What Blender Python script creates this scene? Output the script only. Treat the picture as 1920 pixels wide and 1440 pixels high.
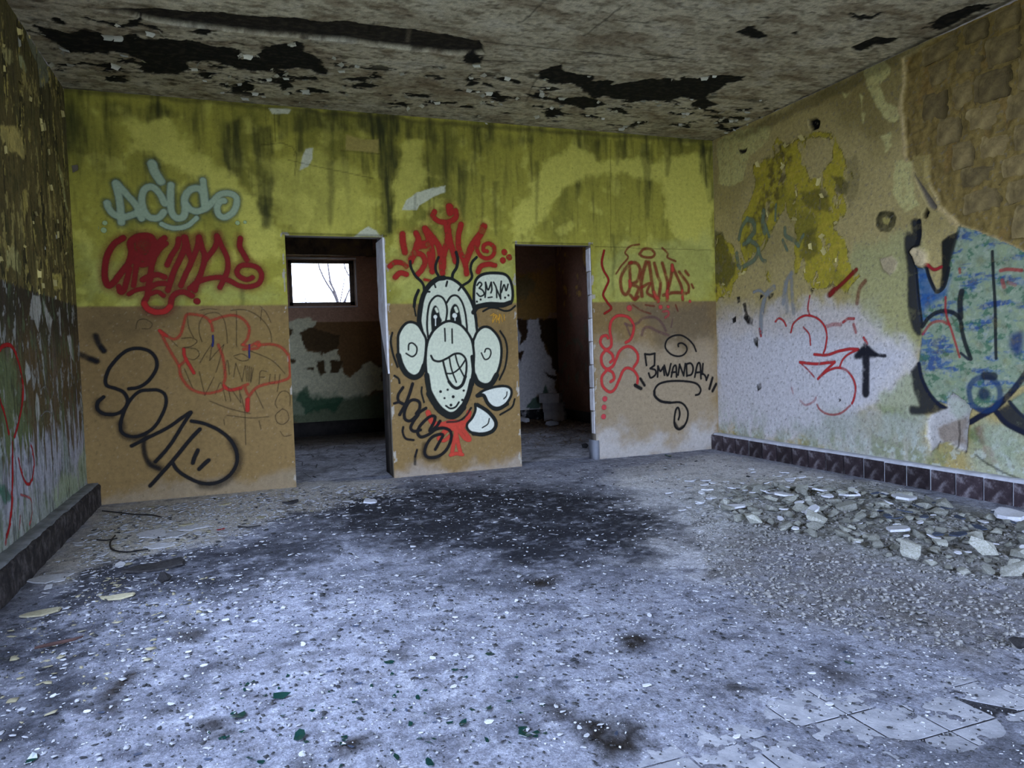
import bpy, bmesh, math, random
import numpy as np
from mathutils import Vector, Matrix

for o in list(bpy.data.objects):
    bpy.data.objects.remove(o, do_unlink=True)
sc = bpy.context.scene
COL = sc.collection
random.seed(7)
RNG = np.random.default_rng(7)

# ------------------------------------------------------------------ room sizes (metres)
W, H, DADO = 6.362, 3.49, 1.69          # width, height, height of the paint line
YF = -10.8                               # front wall (behind the camera, wide openings)
YB = 4.45                                # rear wall of the back rooms
TH = 0.12                                # thickness of the partition with the two doorways
D1 = (1.697, 2.611, 2.325)               # doorways: x0, x1, height
D2 = (3.940, 4.800, 2.287)
BB_H, BB_T = 0.19, 0.10                  # baseboard height and depth

# ------------------------------------------------------------------ camera
YAW, PITCH, ROLL, FPX = 0.3523, -0.0451, -0.0332, 1373.9
CAM = np.array([1.2727, -7.0383, 1.2])
def cam_axes():
    cy, sy, cp, sp = math.cos(YAW), math.sin(YAW), math.cos(PITCH), math.sin(PITCH)
    f = np.array([sy*cp, cy*cp, sp]); r = np.array([cy, -sy, 0.0]); u = np.cross(r, f)
    cr, sr = math.cos(ROLL), math.sin(ROLL)
    return cr*r + sr*u, -sr*r + cr*u, f
CR, CU, CF = cam_axes()
cd = bpy.data.cameras.new('camera'); cam = bpy.data.objects.new('camera', cd); COL.objects.link(cam)
cd.sensor_width = 36.0; cd.lens = 36.0*FPX/1920.0; cd.clip_start = 0.05; cd.clip_end = 200
cam.matrix_world = Matrix(((CR[0], CU[0], -CF[0], CAM[0]), (CR[1], CU[1], -CF[1], CAM[1]),
                           (CR[2], CU[2], -CF[2], CAM[2]), (0, 0, 0, 1)))
sc.camera = cam

# ------------------------------------------------------------------ sky, daylight openings, exposure
world = bpy.data.worlds.new('overcast_sky'); sc.world = world; world.use_nodes = True
bg = world.node_tree.nodes['Background']
bg.inputs[0].default_value = (0.55, 0.68, 1.0, 1); bg.inputs[1].default_value = 7.5
sc.view_settings.view_transform = 'Standard'; sc.view_settings.look = 'None'
sc.view_settings.gamma = 1.0; sc.view_settings.use_curve_mapping = False
sc.view_settings.exposure = 1.5
OPENINGS = [(0.95, 3.95, 0.0, 3.2), (4.2, 6.1, 0.0, 3.2)]      # in the front wall: x0,x1,z0,z1
def portal(name, loc, rot, sx, sy):
    l = bpy.data.lights.new(name, 'AREA'); l.shape = 'RECTANGLE'; l.size = sx; l.size_y = sy
    l.cycles.is_portal = True
    o = bpy.data.objects.new(name, l); COL.objects.link(o); o.location = loc; o.rotation_euler = rot
for i, (x0, x1, z0, z1) in enumerate(OPENINGS):
    portal('daylight_portal', ((x0+x1)/2, YF-0.05, (z0+z1)/2), (math.radians(90), 0, 0), x1-x0, z1-z0)
SIDE_ADDED = (-5.3, -2.9, 0.8, 2.9)            # added unseen opening in the left wall, to brighten the right wall: y0,y1,z0,z1
portal('daylight_portal', (-0.4, (SIDE_ADDED[0]+SIDE_ADDED[1])/2, (SIDE_ADDED[2]+SIDE_ADDED[3])/2), (0, math.radians(-90), 0), SIDE_ADDED[3]-SIDE_ADDED[2], SIDE_ADDED[1]-SIDE_ADDED[0])
WIN = (1.99, 2.965, 1.985, 2.675)        # rear window: x0,x1,z0,z1
ADDED_WIN = (3.95, 4.95, 1.985, 2.675)       # added unseen window that brightens the other back room
for w_ in (WIN, ADDED_WIN): portal('daylight_portal', ((w_[0]+w_[1])/2, YB+0.2, (w_[2]+w_[3])/2), (math.radians(-90), 0, 0), w_[1]-w_[0], w_[3]-w_[2])

# ------------------------------------------------------------------ helpers: colour, noise
def lin(r, g, b):
    def f(c):
        c /= 255.0
        return c/12.92 if c <= 0.04045 else ((c+0.055)/1.055)**2.4
    return np.array([f(r), f(g), f(b)])
_P = np.random.default_rng(11).permutation(512).astype(np.int64)
_G = np.stack([np.cos(np.arange(16)*math.pi/8), np.sin(np.arange(16)*math.pi/8)], 1)
def gn(x, y, seed=0):
    x = np.asarray(x, float); y = np.asarray(y, float)
    xi = np.floor(x).astype(np.int64); yi = np.floor(y).astype(np.int64); fx = x-xi; fy = y-yi
    def g(ix, iy, dx, dy):
        h = _P[(_P[(ix+seed*37) & 511] + iy + seed*101) & 511] & 15
        return _G[h, 0]*dx + _G[h, 1]*dy
    u = fx*fx*fx*(fx*(fx*6-15)+10); v = fy*fy*fy*(fy*(fy*6-15)+10)
    a = g(xi, yi, fx, fy); b = g(xi+1, yi, fx-1, fy); c = g(xi, yi+1, fx, fy-1); d = g(xi+1, yi+1, fx-1, fy-1)
    return (a+u*(b-a) + v*((c+u*(d-c))-(a+u*(b-a))))*1.5
def fbm(x, y, octv=4, seed=0, gain=0.5):
    s = 0; a = 1.0; t = 0
    for k in range(octv):
        s = s + a*gn(np.asarray(x)*2**k, np.asarray(y)*2**k, seed+k*3); t += a; a *= gain
    return s/t
def ss(e0, e1, x):
    t = np.clip((x-e0)/(e1-e0), 0, 1); return t*t*(3-2*t)

# ------------------------------------------------------------------ helpers: objects
def tag(o, label=None, cat=None, group=None, kind=None):
    if label: o['label'] = label
    if cat: o['category'] = cat
    if group: o['group'] = group
    if kind: o['kind'] = kind
    return o
def link(name, me, mat=None, parent=None):
    o = bpy.data.objects.new(name, me); COL.objects.link(o)
    if mat is not None and len(me.materials) == 0: me.materials.append(mat)
    if parent is not None: o.parent = parent
    return o
def mesh_np(name, V, F, smooth=True, col=None, attr='col'):
    me = bpy.data.meshes.new(name); V = np.asarray(V, np.float32); F = np.asarray(F, np.int32); k = F.shape[1]
    me.vertices.add(len(V)); me.vertices.foreach_set('co', V.ravel())
    me.loops.add(F.size); me.loops.foreach_set('vertex_index', F.ravel())
    me.polygons.add(len(F)); me.polygons.foreach_set('loop_start', np.arange(0, F.size, k, dtype=np.int32))
    if smooth: me.polygons.foreach_set('use_smooth', np.ones(len(F), bool))
    if col is not None:
        c = np.ones((len(V), 4), np.float32); c[:, :col.shape[1]] = col
        a = me.color_attributes.new(attr, 'FLOAT_COLOR', 'POINT'); a.data.foreach_set('color', c.ravel())
    me.update(calc_edges=True)
    return me
def boxes_mesh(name, boxes):
    V = []; F = []
    for (x0, x1, y0, y1, z0, z1) in boxes:
        b = len(V)
        V += [(x0,y0,z0),(x1,y0,z0),(x1,y1,z0),(x0,y1,z0),(x0,y0,z1),(x1,y0,z1),(x1,y1,z1),(x0,y1,z1)]
        F += [(b,b+3,b+2,b+1),(b+4,b+5,b+6,b+7),(b,b+1,b+5,b+4),(b+1,b+2,b+6,b+5),(b+2,b+3,b+7,b+6),(b+3,b,b+4,b+7)]
    return mesh_np(name, V, F, smooth=False)
def tube_mesh(name, pts, rad, sides=6):
    pts = [Vector(p) for p in pts]; V = []; F = []
    for i, p in enumerate(pts):
        t = (pts[min(i+1, len(pts)-1)]-pts[max(i-1, 0)]).normalized()
        a = t.cross(Vector((0.3, 0.2, 1))).normalized(); b = t.cross(a)
        r = rad[i] if hasattr(rad, '__len__') else rad
        for k in range(sides):
            q = 2*math.pi*k/sides; V.append(p+a*(r*math.cos(q))+b*(r*math.sin(q)))
    for i in range(len(pts)-1):
        for k in range(sides):
            k2 = (k+1) % sides; F.append((i*sides+k, i*sides+k2, (i+1)*sides+k2, (i+1)*sides+k))
    n = len(V); V.append(pts[0]); V.append(pts[-1]); m = (len(pts)-1)*sides
    for k in range(sides):
        k2 = (k+1) % sides; F.append((n, k2, k, k)); F.append((n+1, m+k, m+k2, m+k2))
    me = bpy.data.meshes.new(name); me.from_pydata([tuple(v) for v in V], [], [f[:3] if f[2] == f[3] else f for f in F])
    me.update(); return me

# ------------------------------------------------------------------ helpers: materials
def mat_base(name, rough=0.9, spec=0.25):
    m = bpy.data.materials.new(name); m.use_nodes = True; nt = m.node_tree; b = nt.nodes['Principled BSDF']
    b.inputs['Roughness'].default_value = rough; b.inputs['Specular IOR Level'].default_value = spec
    return m, nt, b
def nd(nt, t, **kw):
    n = nt.nodes.new(t)
    for k, v in kw.items():
        if k in n.inputs: n.inputs[k].default_value = v
        else: setattr(n, k, v)
    return n
def add_bump(nt, b, coord, scale, strength, dist=0.01, detail=8):
    n = nd(nt, 'ShaderNodeTexNoise', Scale=scale, Detail=detail, Roughness=0.65)
    nt.links.new(coord, n.inputs['Vector'])
    bp = nd(nt, 'ShaderNodeBump', Strength=strength, Distance=dist)
    nt.links.new(n.outputs[0], bp.inputs['Height']); nt.links.new(bp.outputs[0], b.inputs['Normal'])
def mul_color(nt, src, coord, scale, lo, hi, detail=6, rough=0.7):
    n = nd(nt, 'ShaderNodeTexNoise', Scale=scale, Detail=detail, Roughness=rough)
    nt.links.new(coord, n.inputs['Vector'])
    mr = nd(nt, 'ShaderNodeMapRange'); mr.inputs[1].default_value = 0.3; mr.inputs[2].default_value = 0.7
    mr.inputs[3].default_value = lo; mr.inputs[4].default_value = hi; nt.links.new(n.outputs[0], mr.inputs[0])
    mx = nd(nt, 'ShaderNodeMix', data_type='RGBA', blend_type='MULTIPLY'); mx.inputs[0].default_value = 1.0
    nt.links.new(src, mx.inputs[6]); nt.links.new(mr.outputs[0], mx.inputs[7])
    return mx.outputs[2]
def mat_surface(name, grain=60, lo=0.86, hi=1.12, bump=0.35, bscale=45, rough=0.92, spec=0.2, fine=320, flo=0.9, fhi=1.08, fd=2):
    m, nt, b = mat_base(name, rough, spec)
    at = nd(nt, 'ShaderNodeVertexColor', layer_name='col'); tc = nd(nt, 'ShaderNodeTexCoord')
    c = mul_color(nt, at.outputs[0], tc.outputs['Object'], grain, lo, hi)
    c = mul_color(nt, c, tc.outputs['Object'], fine, flo, fhi, detail=fd)
    nt.links.new(c, b.inputs['Base Color']); add_bump(nt, b, tc.outputs['Object'], bscale, bump)
    return m
def mat_plain(name, colors, scale=8, rough=0.9, bump=0.3, bscale=30, spec=0.25, rand=0.25, coord='Object'):
    m, nt, b = mat_base(name, rough, spec); tc = nd(nt, 'ShaderNodeTexCoord')
    n = nd(nt, 'ShaderNodeTexNoise', Scale=scale, Detail=6, Roughness=0.65); nt.links.new(tc.outputs[coord], n.inputs['Vector'])
    rp = nd(nt, 'ShaderNodeValToRGB'); el = rp.color_ramp.elements
    while len(el) < len(colors): el.new(0.5)
    for i, c in enumerate(colors):
        el[i].position = 0.3+0.4*i/max(1, len(colors)-1); el[i].color = (*c, 1)
    nt.links.new(n.outputs[0], rp.inputs[0])
    oi = nd(nt, 'ShaderNodeObjectInfo'); mr = nd(nt, 'ShaderNodeMapRange')
    mr.inputs[3].default_value = 1-rand; mr.inputs[4].default_value = 1+rand; nt.links.new(oi.outputs['Random'], mr.inputs[0])
    mx = nd(nt, 'ShaderNodeMix', data_type='RGBA', blend_type='MULTIPLY'); mx.inputs[0].default_value = 1
    nt.links.new(rp.outputs[0], mx.inputs[6]); nt.links.new(mr.outputs[0], mx.inputs[7])
    nt.links.new(mx.outputs[2], b.inputs['Base Color'])
    if bump: add_bump(nt, b, tc.outputs[coord], bscale, bump)
    return m
def mat_spray(name):
    m, nt, b = mat_base(name, 0.75, 0.25)
    at = nd(nt, 'ShaderNodeVertexColor', layer_name='col'); tc = nd(nt, 'ShaderNodeTexCoord')
    c = mul_color(nt, at.outputs[0], tc.outputs['Object'], 40, 0.85, 1.12); nt.links.new(c, b.inputs['Base Color'])
    n = nd(nt, 'ShaderNodeTexNoise', Scale=260, Detail=3, Roughness=0.7); nt.links.new(tc.outputs['Object'], n.inputs['Vector'])
    # speckled edge: alpha + (noise-.5)*4*a*(1-a)
    s = nd(nt, 'ShaderNodeMath', operation='SUBTRACT'); nt.links.new(n.outputs[0], s.inputs[0]); s.inputs[1].default_value = 0.5
    i = nd(nt, 'ShaderNodeMath', operation='SUBTRACT'); i.inputs[0].default_value = 1; nt.links.new(at.outputs[1], i.inputs[1])
    p = nd(nt, 'ShaderNodeMath', operation='MULTIPLY'); nt.links.new(at.outputs[1], p.inputs[0]); nt.links.new(i.outputs[0], p.inputs[1])
    q = nd(nt, 'ShaderNodeMath', operation='MULTIPLY'); nt.links.new(s.outputs[0], q.inputs[0]); nt.links.new(p.outputs[0], q.inputs[1])
    k = nd(nt, 'ShaderNodeMath', operation='MULTIPLY_ADD', use_clamp=True); nt.links.new(q.outputs[0], k.inputs[0]); k.inputs[1].default_value = 5; nt.links.new(at.outputs[1], k.inputs[2])
    nt.links.new(k.outputs[0], b.inputs['Alpha'])
    return m

# ------------------------------------------------------------------ helpers: photo pixel -> point on a plane of the room
def ray(px, py): return CF*FPX + CR*(px-960) - CU*(py-720)
def hit(px, py, axis, val):
    d = ray(px, py); t = (val-CAM[axis])/d[axis]; return CAM+t*d

class Surf:
    """A plane of the room as a fine grid with relief h (along n) and colour c; u, v are metres in the plane."""
    def __init__(s, axis, val, n, us, vs):
        s.axis, s.val, s.n = axis, val, n; s.us, s.vs = np.asarray(us), np.asarray(vs)
        s.U, s.V = np.meshgrid(s.us, s.vs); s.h = np.zeros_like(s.U); s.c = np.zeros(s.U.shape+(3,)); s.keep = np.ones(s.U.shape, bool)
        s.wu = fbm(s.U*3, s.V*3, 5, 41, 0.62); s.wv = fbm(s.U*3, s.V*3, 5, 57, 0.62)
        s.ia, s.ib = [(1, 2), (0, 2), (0, 1)][axis]
    def uv(s, px, py):
        p = hit(px, py, s.axis, s.val); return p[s.ia], p[s.ib]
    def world(s, u, v, h):
        P = np.zeros(np.shape(u)+(3,)); P[..., s.axis] = s.val+np.asarray(h)*s.n; P[..., s.ia] = u; P[..., s.ib] = v; return P
    def poly(s, pts, soft=0.01, warp=0.03, px=True):
        """mask of a polygon given in photo pixels, its edge roughened by noise"""
        q = np.array([s.uv(*p) for p in pts]) if px else np.array(pts, float); m = warp*1.5+soft*2
        iu = np.searchsorted(s.us, [q[:, 0].min()-m, q[:, 0].max()+m]); iv = np.searchsorted(s.vs, [q[:, 1].min()-m, q[:, 1].max()+m])
        out = np.zeros_like(s.U); sl = (slice(max(iv[0]-1, 0), iv[1]+1), slice(max(iu[0]-1, 0), iu[1]+1))
        x = s.U[sl]+s.wu[sl]*warp*2; y = s.V[sl]+s.wv[sl]*warp*2
        out[sl] = ss(-soft, soft, -sdf(x, y, q)); return out
    def line(s, pts, w, soft=0.004, warp=0.01):
        q = np.array([s.uv(*p) for p in pts]); m = warp*2+w+soft; out = np.zeros_like(s.U)
        iu = np.searchsorted(s.us, [q[:, 0].min()-m, q[:, 0].max()+m]); iv = np.searchsorted(s.vs, [q[:, 1].min()-m, q[:, 1].max()+m])
        sl = (slice(max(iv[0]-1, 0), iv[1]+1), slice(max(iu[0]-1, 0), iu[1]+1))
        x = s.U[sl]+s.wu[sl]*warp*2; y = s.V[sl]+s.wv[sl]*warp*2; d = np.full(x.shape, 1e9)
        for a, b in zip(q[:-1], q[1:]): d = np.minimum(d, segd(x, y, a, b))
        out[sl] = 1-ss(w-soft, w+soft, d); return out
    def paint(s, mask, col): s.c = s.c*(1-mask[..., None]) + np.asarray(col)*mask[..., None]
    def shade(s, mask, k): s.c = s.c*(1-mask[..., None]*(1-k))
    def build(s, name, mat, parent=None, flip=False):
        P = s.world(s.U, s.V, s.h).reshape(-1, 3); nv, nu = s.U.shape; idx = np.arange(nv*nu).reshape(nv, nu)
        F = np.stack([idx[:-1, :-1], idx[:-1, 1:], idx[1:, 1:], idx[1:, :-1]], -1)
        k = s.keep[:-1, :-1] & s.keep[:-1, 1:] & s.keep[1:, 1:] & s.keep[1:, :-1]; F = F[k]
        if flip: F = F[:, ::-1]
        used = np.zeros(nv*nu, bool); used[F.ravel()] = True; new = np.cumsum(used)-1
        me = mesh_np(name, P[used], new[F], True, np.clip(s.c.reshape(-1, 3)[used], 0.002, 0.95))
        return link(name, me, mat, parent)
    def sample(s, u, v):
        u = np.clip(u, s.us[0], s.us[-1]-1e-6); v = np.clip(v, s.vs[0], s.vs[-1]-1e-6)
        i = np.clip(np.searchsorted(s.us, u, 'right')-1, 0, len(s.us)-2); j = np.clip(np.searchsorted(s.vs, v, 'right')-1, 0, len(s.vs)-2)
        fu = (u-s.us[i])/(s.us[i+1]-s.us[i]); fv = (v-s.vs[j])/(s.vs[j+1]-s.vs[j]); h = s.h
        return h[j, i]*(1-fu)*(1-fv)+h[j, i+1]*fu*(1-fv)+h[j+1, i]*(1-fu)*fv+h[j+1, i+1]*fu*fv
    def hmax(s, u, v):       # highest of the four corners of the cell
        i = np.clip(np.searchsorted(s.us, u, 'right')-1, 0, len(s.us)-2); j = np.clip(np.searchsorted(s.vs, v, 'right')-1, 0, len(s.vs)-2)
        h = s.h; return np.maximum(np.maximum(h[j, i], h[j, i+1]), np.maximum(h[j+1, i], h[j+1, i+1]))
def segd(x, y, a, b):
    dx, dy = b[0]-a[0], b[1]-a[1]; t = np.clip(((x-a[0])*dx+(y-a[1])*dy)/(dx*dx+dy*dy+1e-12), 0, 1)
    return np.hypot(x-a[0]-t*dx, y-a[1]-t*dy)
def sdf(x, y, q):
    d = np.full(x.shape, 1e9); ins = np.zeros(x.shape, bool); n = len(q)
    for i in range(n):
        a, b = q[i], q[(i+1) % n]; d = np.minimum(d, segd(x, y, a, b))
        c = ((a[1] > y) != (b[1] > y)); xx = (b[0]-a[0])*(y-a[1])/(b[1]-a[1]+1e-12)+a[0]; ins ^= c & (x < xx)
    return np.where(ins, -d, d)
def spline(pts, step=4.0):
    p = np.array(pts, float)
    if len(p) < 3: return p
    e = np.vstack([2*p[0]-p[1], p, 2*p[-1]-p[-2]]); out = []
    for i in range(1, len(e)-2):
        n = max(2, int(np.hypot(*(e[i+1]-e[i]))/step))
        t = np.linspace(0, 1, n, endpoint=False)[:, None]; a, b, c, d = e[i-1], e[i], e[i+1], e[i+2]
        out.append(0.5*((2*b)+(c-a)*t+(2*a-5*b+4*c-d)*t*t+(3*b-a-3*c+d)*t**3))
    return np.vstack(out+[p[-1:]])

class Spray:
    """Graffiti: a film of paint on a wall. Strokes and fills come in (traced) pixel coordinates, are put on the wall
    plane, and become a mesh that follows the relief of the wall."""
    def __init__(s, surf, crop, box, res=0.0055):
        s.S = surf; s.crop = crop; c = np.array([surf.uv(*p) for p in [(box[0], box[1]), (box[2], box[1]), (box[2], box[3]), (box[0], box[3])]])
        s.us = np.arange(c[:, 0].min(), c[:, 0].max(), res); s.vs = np.arange(c[:, 1].min(), c[:, 1].max(), res); s.res = res
        s.U, s.V = np.meshgrid(s.us, s.vs); s.a = np.zeros_like(s.U); s.c = np.zeros(s.U.shape+(3,))
        s.wx = fbm(s.U*14, s.V*14, 3, 5); s.wy = fbm(s.U*14, s.V*14, 3, 9)
    def at(s, pts, crop=None):
        ox, oy, k = crop or s.crop; return np.array([s.S.uv(ox+p[0]/k, oy+p[1]/k) for p in pts])
    def scale(s, q, w, crop=None):
        k = (crop or s.crop)[2]; m = q.mean(0); P = s.S.world(m[0], m[1], 0); d = (P-CAM)@CF; return 1.18*w/k*d/FPX
    def over(s, sl, al, col):
        a0 = s.a[sl]; a1 = al+a0*(1-al); w = np.where(a1 > 1e-6, al/np.maximum(a1, 1e-6), 0)
        s.c[sl] = s.c[sl]*(1-w[..., None])+col*w[..., None]; s.a[sl] = a1
    def win(s, q, m):
        i = np.searchsorted(s.us, [q[:, 0].min()-m, q[:, 0].max()+m]); j = np.searchsorted(s.vs, [q[:, 1].min()-m, q[:, 1].max()+m])
        return (slice(j[0], j[1]), slice(i[0], i[1]))
    def stroke(s, pts, w, col, soft=0.25, alpha=1.0, crop=None, wob=0.12, curve=True):
        P = spline(pts) if curve else np.array(pts, float)
        q = s.at(P, crop); r = s.scale(q, w, crop)/2; m = r*(1+soft*2)+0.02; D = None
        sl = s.win(q, m); x = s.U[sl]+s.wx[sl]*r*wob; y = s.V[sl]+s.wy[sl]*r*wob
        if x.size == 0: return
        D = np.full(x.shape, 1e9); us, vs = s.us[sl[1]], s.vs[sl[0]]
        for a, b in zip(q[:-1], q[1:]):
            i = np.searchsorted(us, [min(a[0], b[0])-m, max(a[0], b[0])+m]); j = np.searchsorted(vs, [min(a[1], b[1])-m, max(a[1], b[1])+m])
            t = (slice(j[0], j[1]), slice(i[0], i[1])); D[t] = np.minimum(D[t], segd(x[t], y[t], a, b))
        e = max(soft*r, s.res*0.6); s.over(sl, alpha*(1-ss(r-e, r+e, D)), np.asarray(col))
    def dot(s, p, r, col, soft=0.15, alpha=1.0, crop=None): s.stroke([p, (p[0]+0.5, p[1])], 2*r, col, soft, alpha, crop, curve=False)
    def fill(s, pts, col, soft=0.006, alpha=1.0, crop=None, tex=None, curve=True, wob=0.0):
        P = spline(list(pts)+[pts[0]], 10) if curve else np.array(pts, float); q = s.at(P, crop); sl = s.win(q, 0.03)
        x = s.U[sl]+s.wx[sl]*wob; y = s.V[sl]+s.wy[sl]*wob
        al = alpha*ss(-soft, soft, -sdf(x, y, q)); c = np.asarray(col) if tex is None else tex(s.U[sl], s.V[sl])
        s.over(sl, al, c)
    def outline(s, pts, w, col, **kw): s.stroke(list(pts)+[pts[0]], w, col, **kw)
    def build(s, name, parent, label, mat, wear=0.0, lift=0.0016):
        a = np.clip(s.a, 0, 1)
        if wear: a = a*(1-wear*ss(0.05, 0.4, fbm(s.U*9, s.V*9, 5, 77, 0.6)))
        k = a > 0.012; nv, nu = a.shape; f = k[:-1, :-1] | k[:-1, 1:] | k[1:, 1:] | k[1:, :-1]
        for d in (D1, D2):
            if s.S.axis == 1:
                inside = lambda U, V: (U > d[0]-0.004) & (U < d[1]+0.004) & (V < d[2]+0.004)
                f &= ~inside(s.U[:-1, :-1], s.V[:-1, :-1]) & ~inside(s.U[1:, 1:], s.V[1:, 1:])
        idx = np.arange(nv*nu).reshape(nv, nu); F = np.stack([idx[:-1, :-1], idx[:-1, 1:], idx[1:, 1:], idx[1:, :-1]], -1)[f]
        if s.S.axis == 1 and s.S.n < 0 or s.S.axis == 0 and s.S.n > 0: pass
        else: F = F[:, ::-1]
        used = np.zeros(nv*nu, bool); used[F.ravel()] = True; new = np.cumsum(used)-1
        h = s.S.hmax(s.U.ravel()[used], s.V.ravel()[used])+lift
        P = s.S.world(s.U.ravel()[used], s.V.ravel()[used], h)
        C = np.concatenate([s.c.reshape(-1, 3)[used], a.reshape(-1, 1)[used]], 1)
        o = link(name, mesh_np(name, P, new[F], True, C), mat, parent); o['label'] = label; return o
# ================================================================== STRUCTURE
def seg(*stops):
    out = []
    for a, b, d in stops: out.append(np.linspace(a, b, max(2, int(round((b-a)/d))), endpoint=False))
    return np.concatenate(out+[[stops[-1][1]]])
M_WALL = mat_surface('flaking_wall_paint', bump=0.25, grain=24, lo=0.80, hi=1.14, fine=150, flo=0.86, fhi=1.10, fd=6)
M_ROUGH = mat_surface('rough_plaster', bump=0.7, bscale=30, grain=30, lo=0.74, hi=1.18, fine=130, flo=0.82, fhi=1.14, fd=6)
M_CEIL = mat_surface('flaking_ceiling_paint', grain=22, lo=0.66, hi=1.2, bump=0.6, bscale=25, fine=110, flo=0.75, fhi=1.2, fd=6)
M_FLOOR = mat_surface('dusty_floor', grain=34, lo=0.50, hi=1.34, bump=1.0, bscale=70, fine=130, flo=0.45, fhi=1.45, fd=8)
M_CORE = mat_plain('masonry_core', [(0.20, 0.16, 0.11), (0.33, 0.28, 0.21)], 4)
M_JAMB = mat_plain('pale_jamb', [(0.55, 0.50, 0.45), (0.78, 0.76, 0.74)], 9, bump=0.6, bscale=40)
M_DARKJAMB = mat_plain('dark_masonry', [(0.03, 0.025, 0.02), (0.10, 0.08, 0.06)], 6)
M_SPRAY = mat_spray('spray_paint')

# ---------------- partition wall with the two doorways (wall_back)
G = 0.0105
B = Surf(1, 0.0, -1, seg((0, D1[0], G), (D1[0], D1[1], G), (D1[1], D2[0], G), (D2[0], D2[1], G), (D2[1], W, G)),
         seg((0, DADO, G), (DADO, D2[2], G), (D2[2], D1[2], 0.01), (D1[2], H, G)))
U, V = B.U, B.V
YEL, YELB, OLV, DKO = lin(164, 155, 60), lin(206, 196, 90), lin(104, 100, 38), lin(46, 48, 24)
TAN, TAND, TANL = lin(142, 115, 70), lin(106, 84, 48), lin(176, 162, 138)
B.c[:] = YEL
n1 = fbm(U*1.6, V*0.9, 5, 3); n2 = fbm(U*9, V*1.1, 4, 13); n3 = fbm(U*5, V*5, 5, 23); n4 = fbm(U*22, V*2.2, 3, 33)
up = ss(DADO-0.003, DADO+0.003, V)
B.paint(ss(-0.05, 0.35, n1)*0.55, OLV)
B.paint(ss(0.10, 0.42, n3+0.4*n1)*0.6, YELB)
top = ss(2.35, 3.3, V+0.25*n1)
B.paint(np.clip(top*(0.35+0.9*n2+0.5*n1), 0, 0.85), OLV)
B.paint(np.clip(ss(0.08, 0.45, n2)*ss(2.0, 3.0, V)*0.55, 0, 1), DKO)
B.paint(np.clip(ss(0.12, 0.5, n4)*ss(1.9, 2.6, V)*0.30, 0, 1), DKO)
def P(s, col, pts, soft=0.02, warp=0.05, k=1.0): s.paint(s.poly(pts, soft, warp)*k, col)
# bright yellow runs
P(B, YELB, [(215,215),(320,222),(370,285),(450,350),(525,430),(520,490),(470,455),(400,370),(320,300),(262,288)], 0.05, 0.10, 0.8)
P(B, YELB, [(1000,330),(1030,285),(1075,270),(1120,300),(1180,300),(1250,295),(1335,285),(1335,480),(1275,450),(1250,400),(1240,340),(1130,325),(1060,350),(1010,420),(965,452),(950,440),(975,370)], 0.04, 0.08, 0.85)
P(B, YELB, [(480,300),(620,290),(690,340),(700,430),(560,440),(520,400)], 0.06, 0.1, 0.5)
P(B, YELB, [(745,270),(790,262),(800,330),(770,390),(742,400)], 0.04, 0.08, 0.6)
P(B, lin(172,172,92), [(150,470),(330,520),(520,540),(535,570),(150,570)], 0.10, 0.12, 0.55)
P(B, lin(178,178,96), [(735,470),(965,480),(965,570),(735,572)], 0.10, 0.12, 0.5)
P(B, lin(178,178,100), [(1115,470),(1335,440),(1335,568),(1115,570)], 0.10, 0.12, 0.5)
# dark mould: streaks and blotches
for k, pts in [(0.75,[(408,225),(450,222),(455,300),(440,335),(420,330)]), (0.8,[(478,240),(505,235),(512,330),(505,430),(488,430),(482,330)]),
               (0.65,[(515,205),(640,205),(720,215),(775,225),(770,262),(700,250),(600,240),(520,262)]),
               (0.9,[(692,215),(745,218),(742,290),(740,395),(735,440),(718,442),(712,340),(698,300)]),
               (0.55,[(770,225),(860,235),(870,262),(820,270),(780,262)]), (0.6,[(888,240),(902,240),(900,300),(890,298)]),
               (0.8,[(1312,268),(1337,270),(1337,375),(1326,372),(1316,330)]), (0.5,[(180,190),(330,200),(340,218),(260,225),(190,215)]),
               (0.6,[(285,200),(330,206),(332,220),(300,222)]), (0.55,[(120,165),(150,170),(150,290),(125,290)]),
               (0.5,[(820,270),(850,270),(850,350),(842,420),(830,360)]), (0.4,[(905,250),(1000,262),(1000,275),(910,268)])]:
    B.paint(B.poly(pts, 0.035, 0.05)*k*np.clip(0.75+0.9*n4, 0.2, 1), DKO)
for x0, y0, y1, w in [(1118,262,300,6),(1158,262,310,6),(1168,262,300,5),(1212,270,410,9),(1250,262,330,8),(620,300,420,8),(928,340,440,5),(905,330,420,4),(1005,300,420,4),(455,540,575,6),(330,500,560,4),(1150,440,560,3),(870,300,410,6)]:
    B.paint(B.poly([(x0-w,y0),(x0+w,y0),(x0+w*0.5,y1),(x0-w*0.4,y1)], 0.02, 0.02)*0.45, DKO)
B.paint(B.line([(118,168),(500,199),(900,238),(1335,265)], 0.02, 0.02, 0.02)*0.55, lin(60,55,30))
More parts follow.
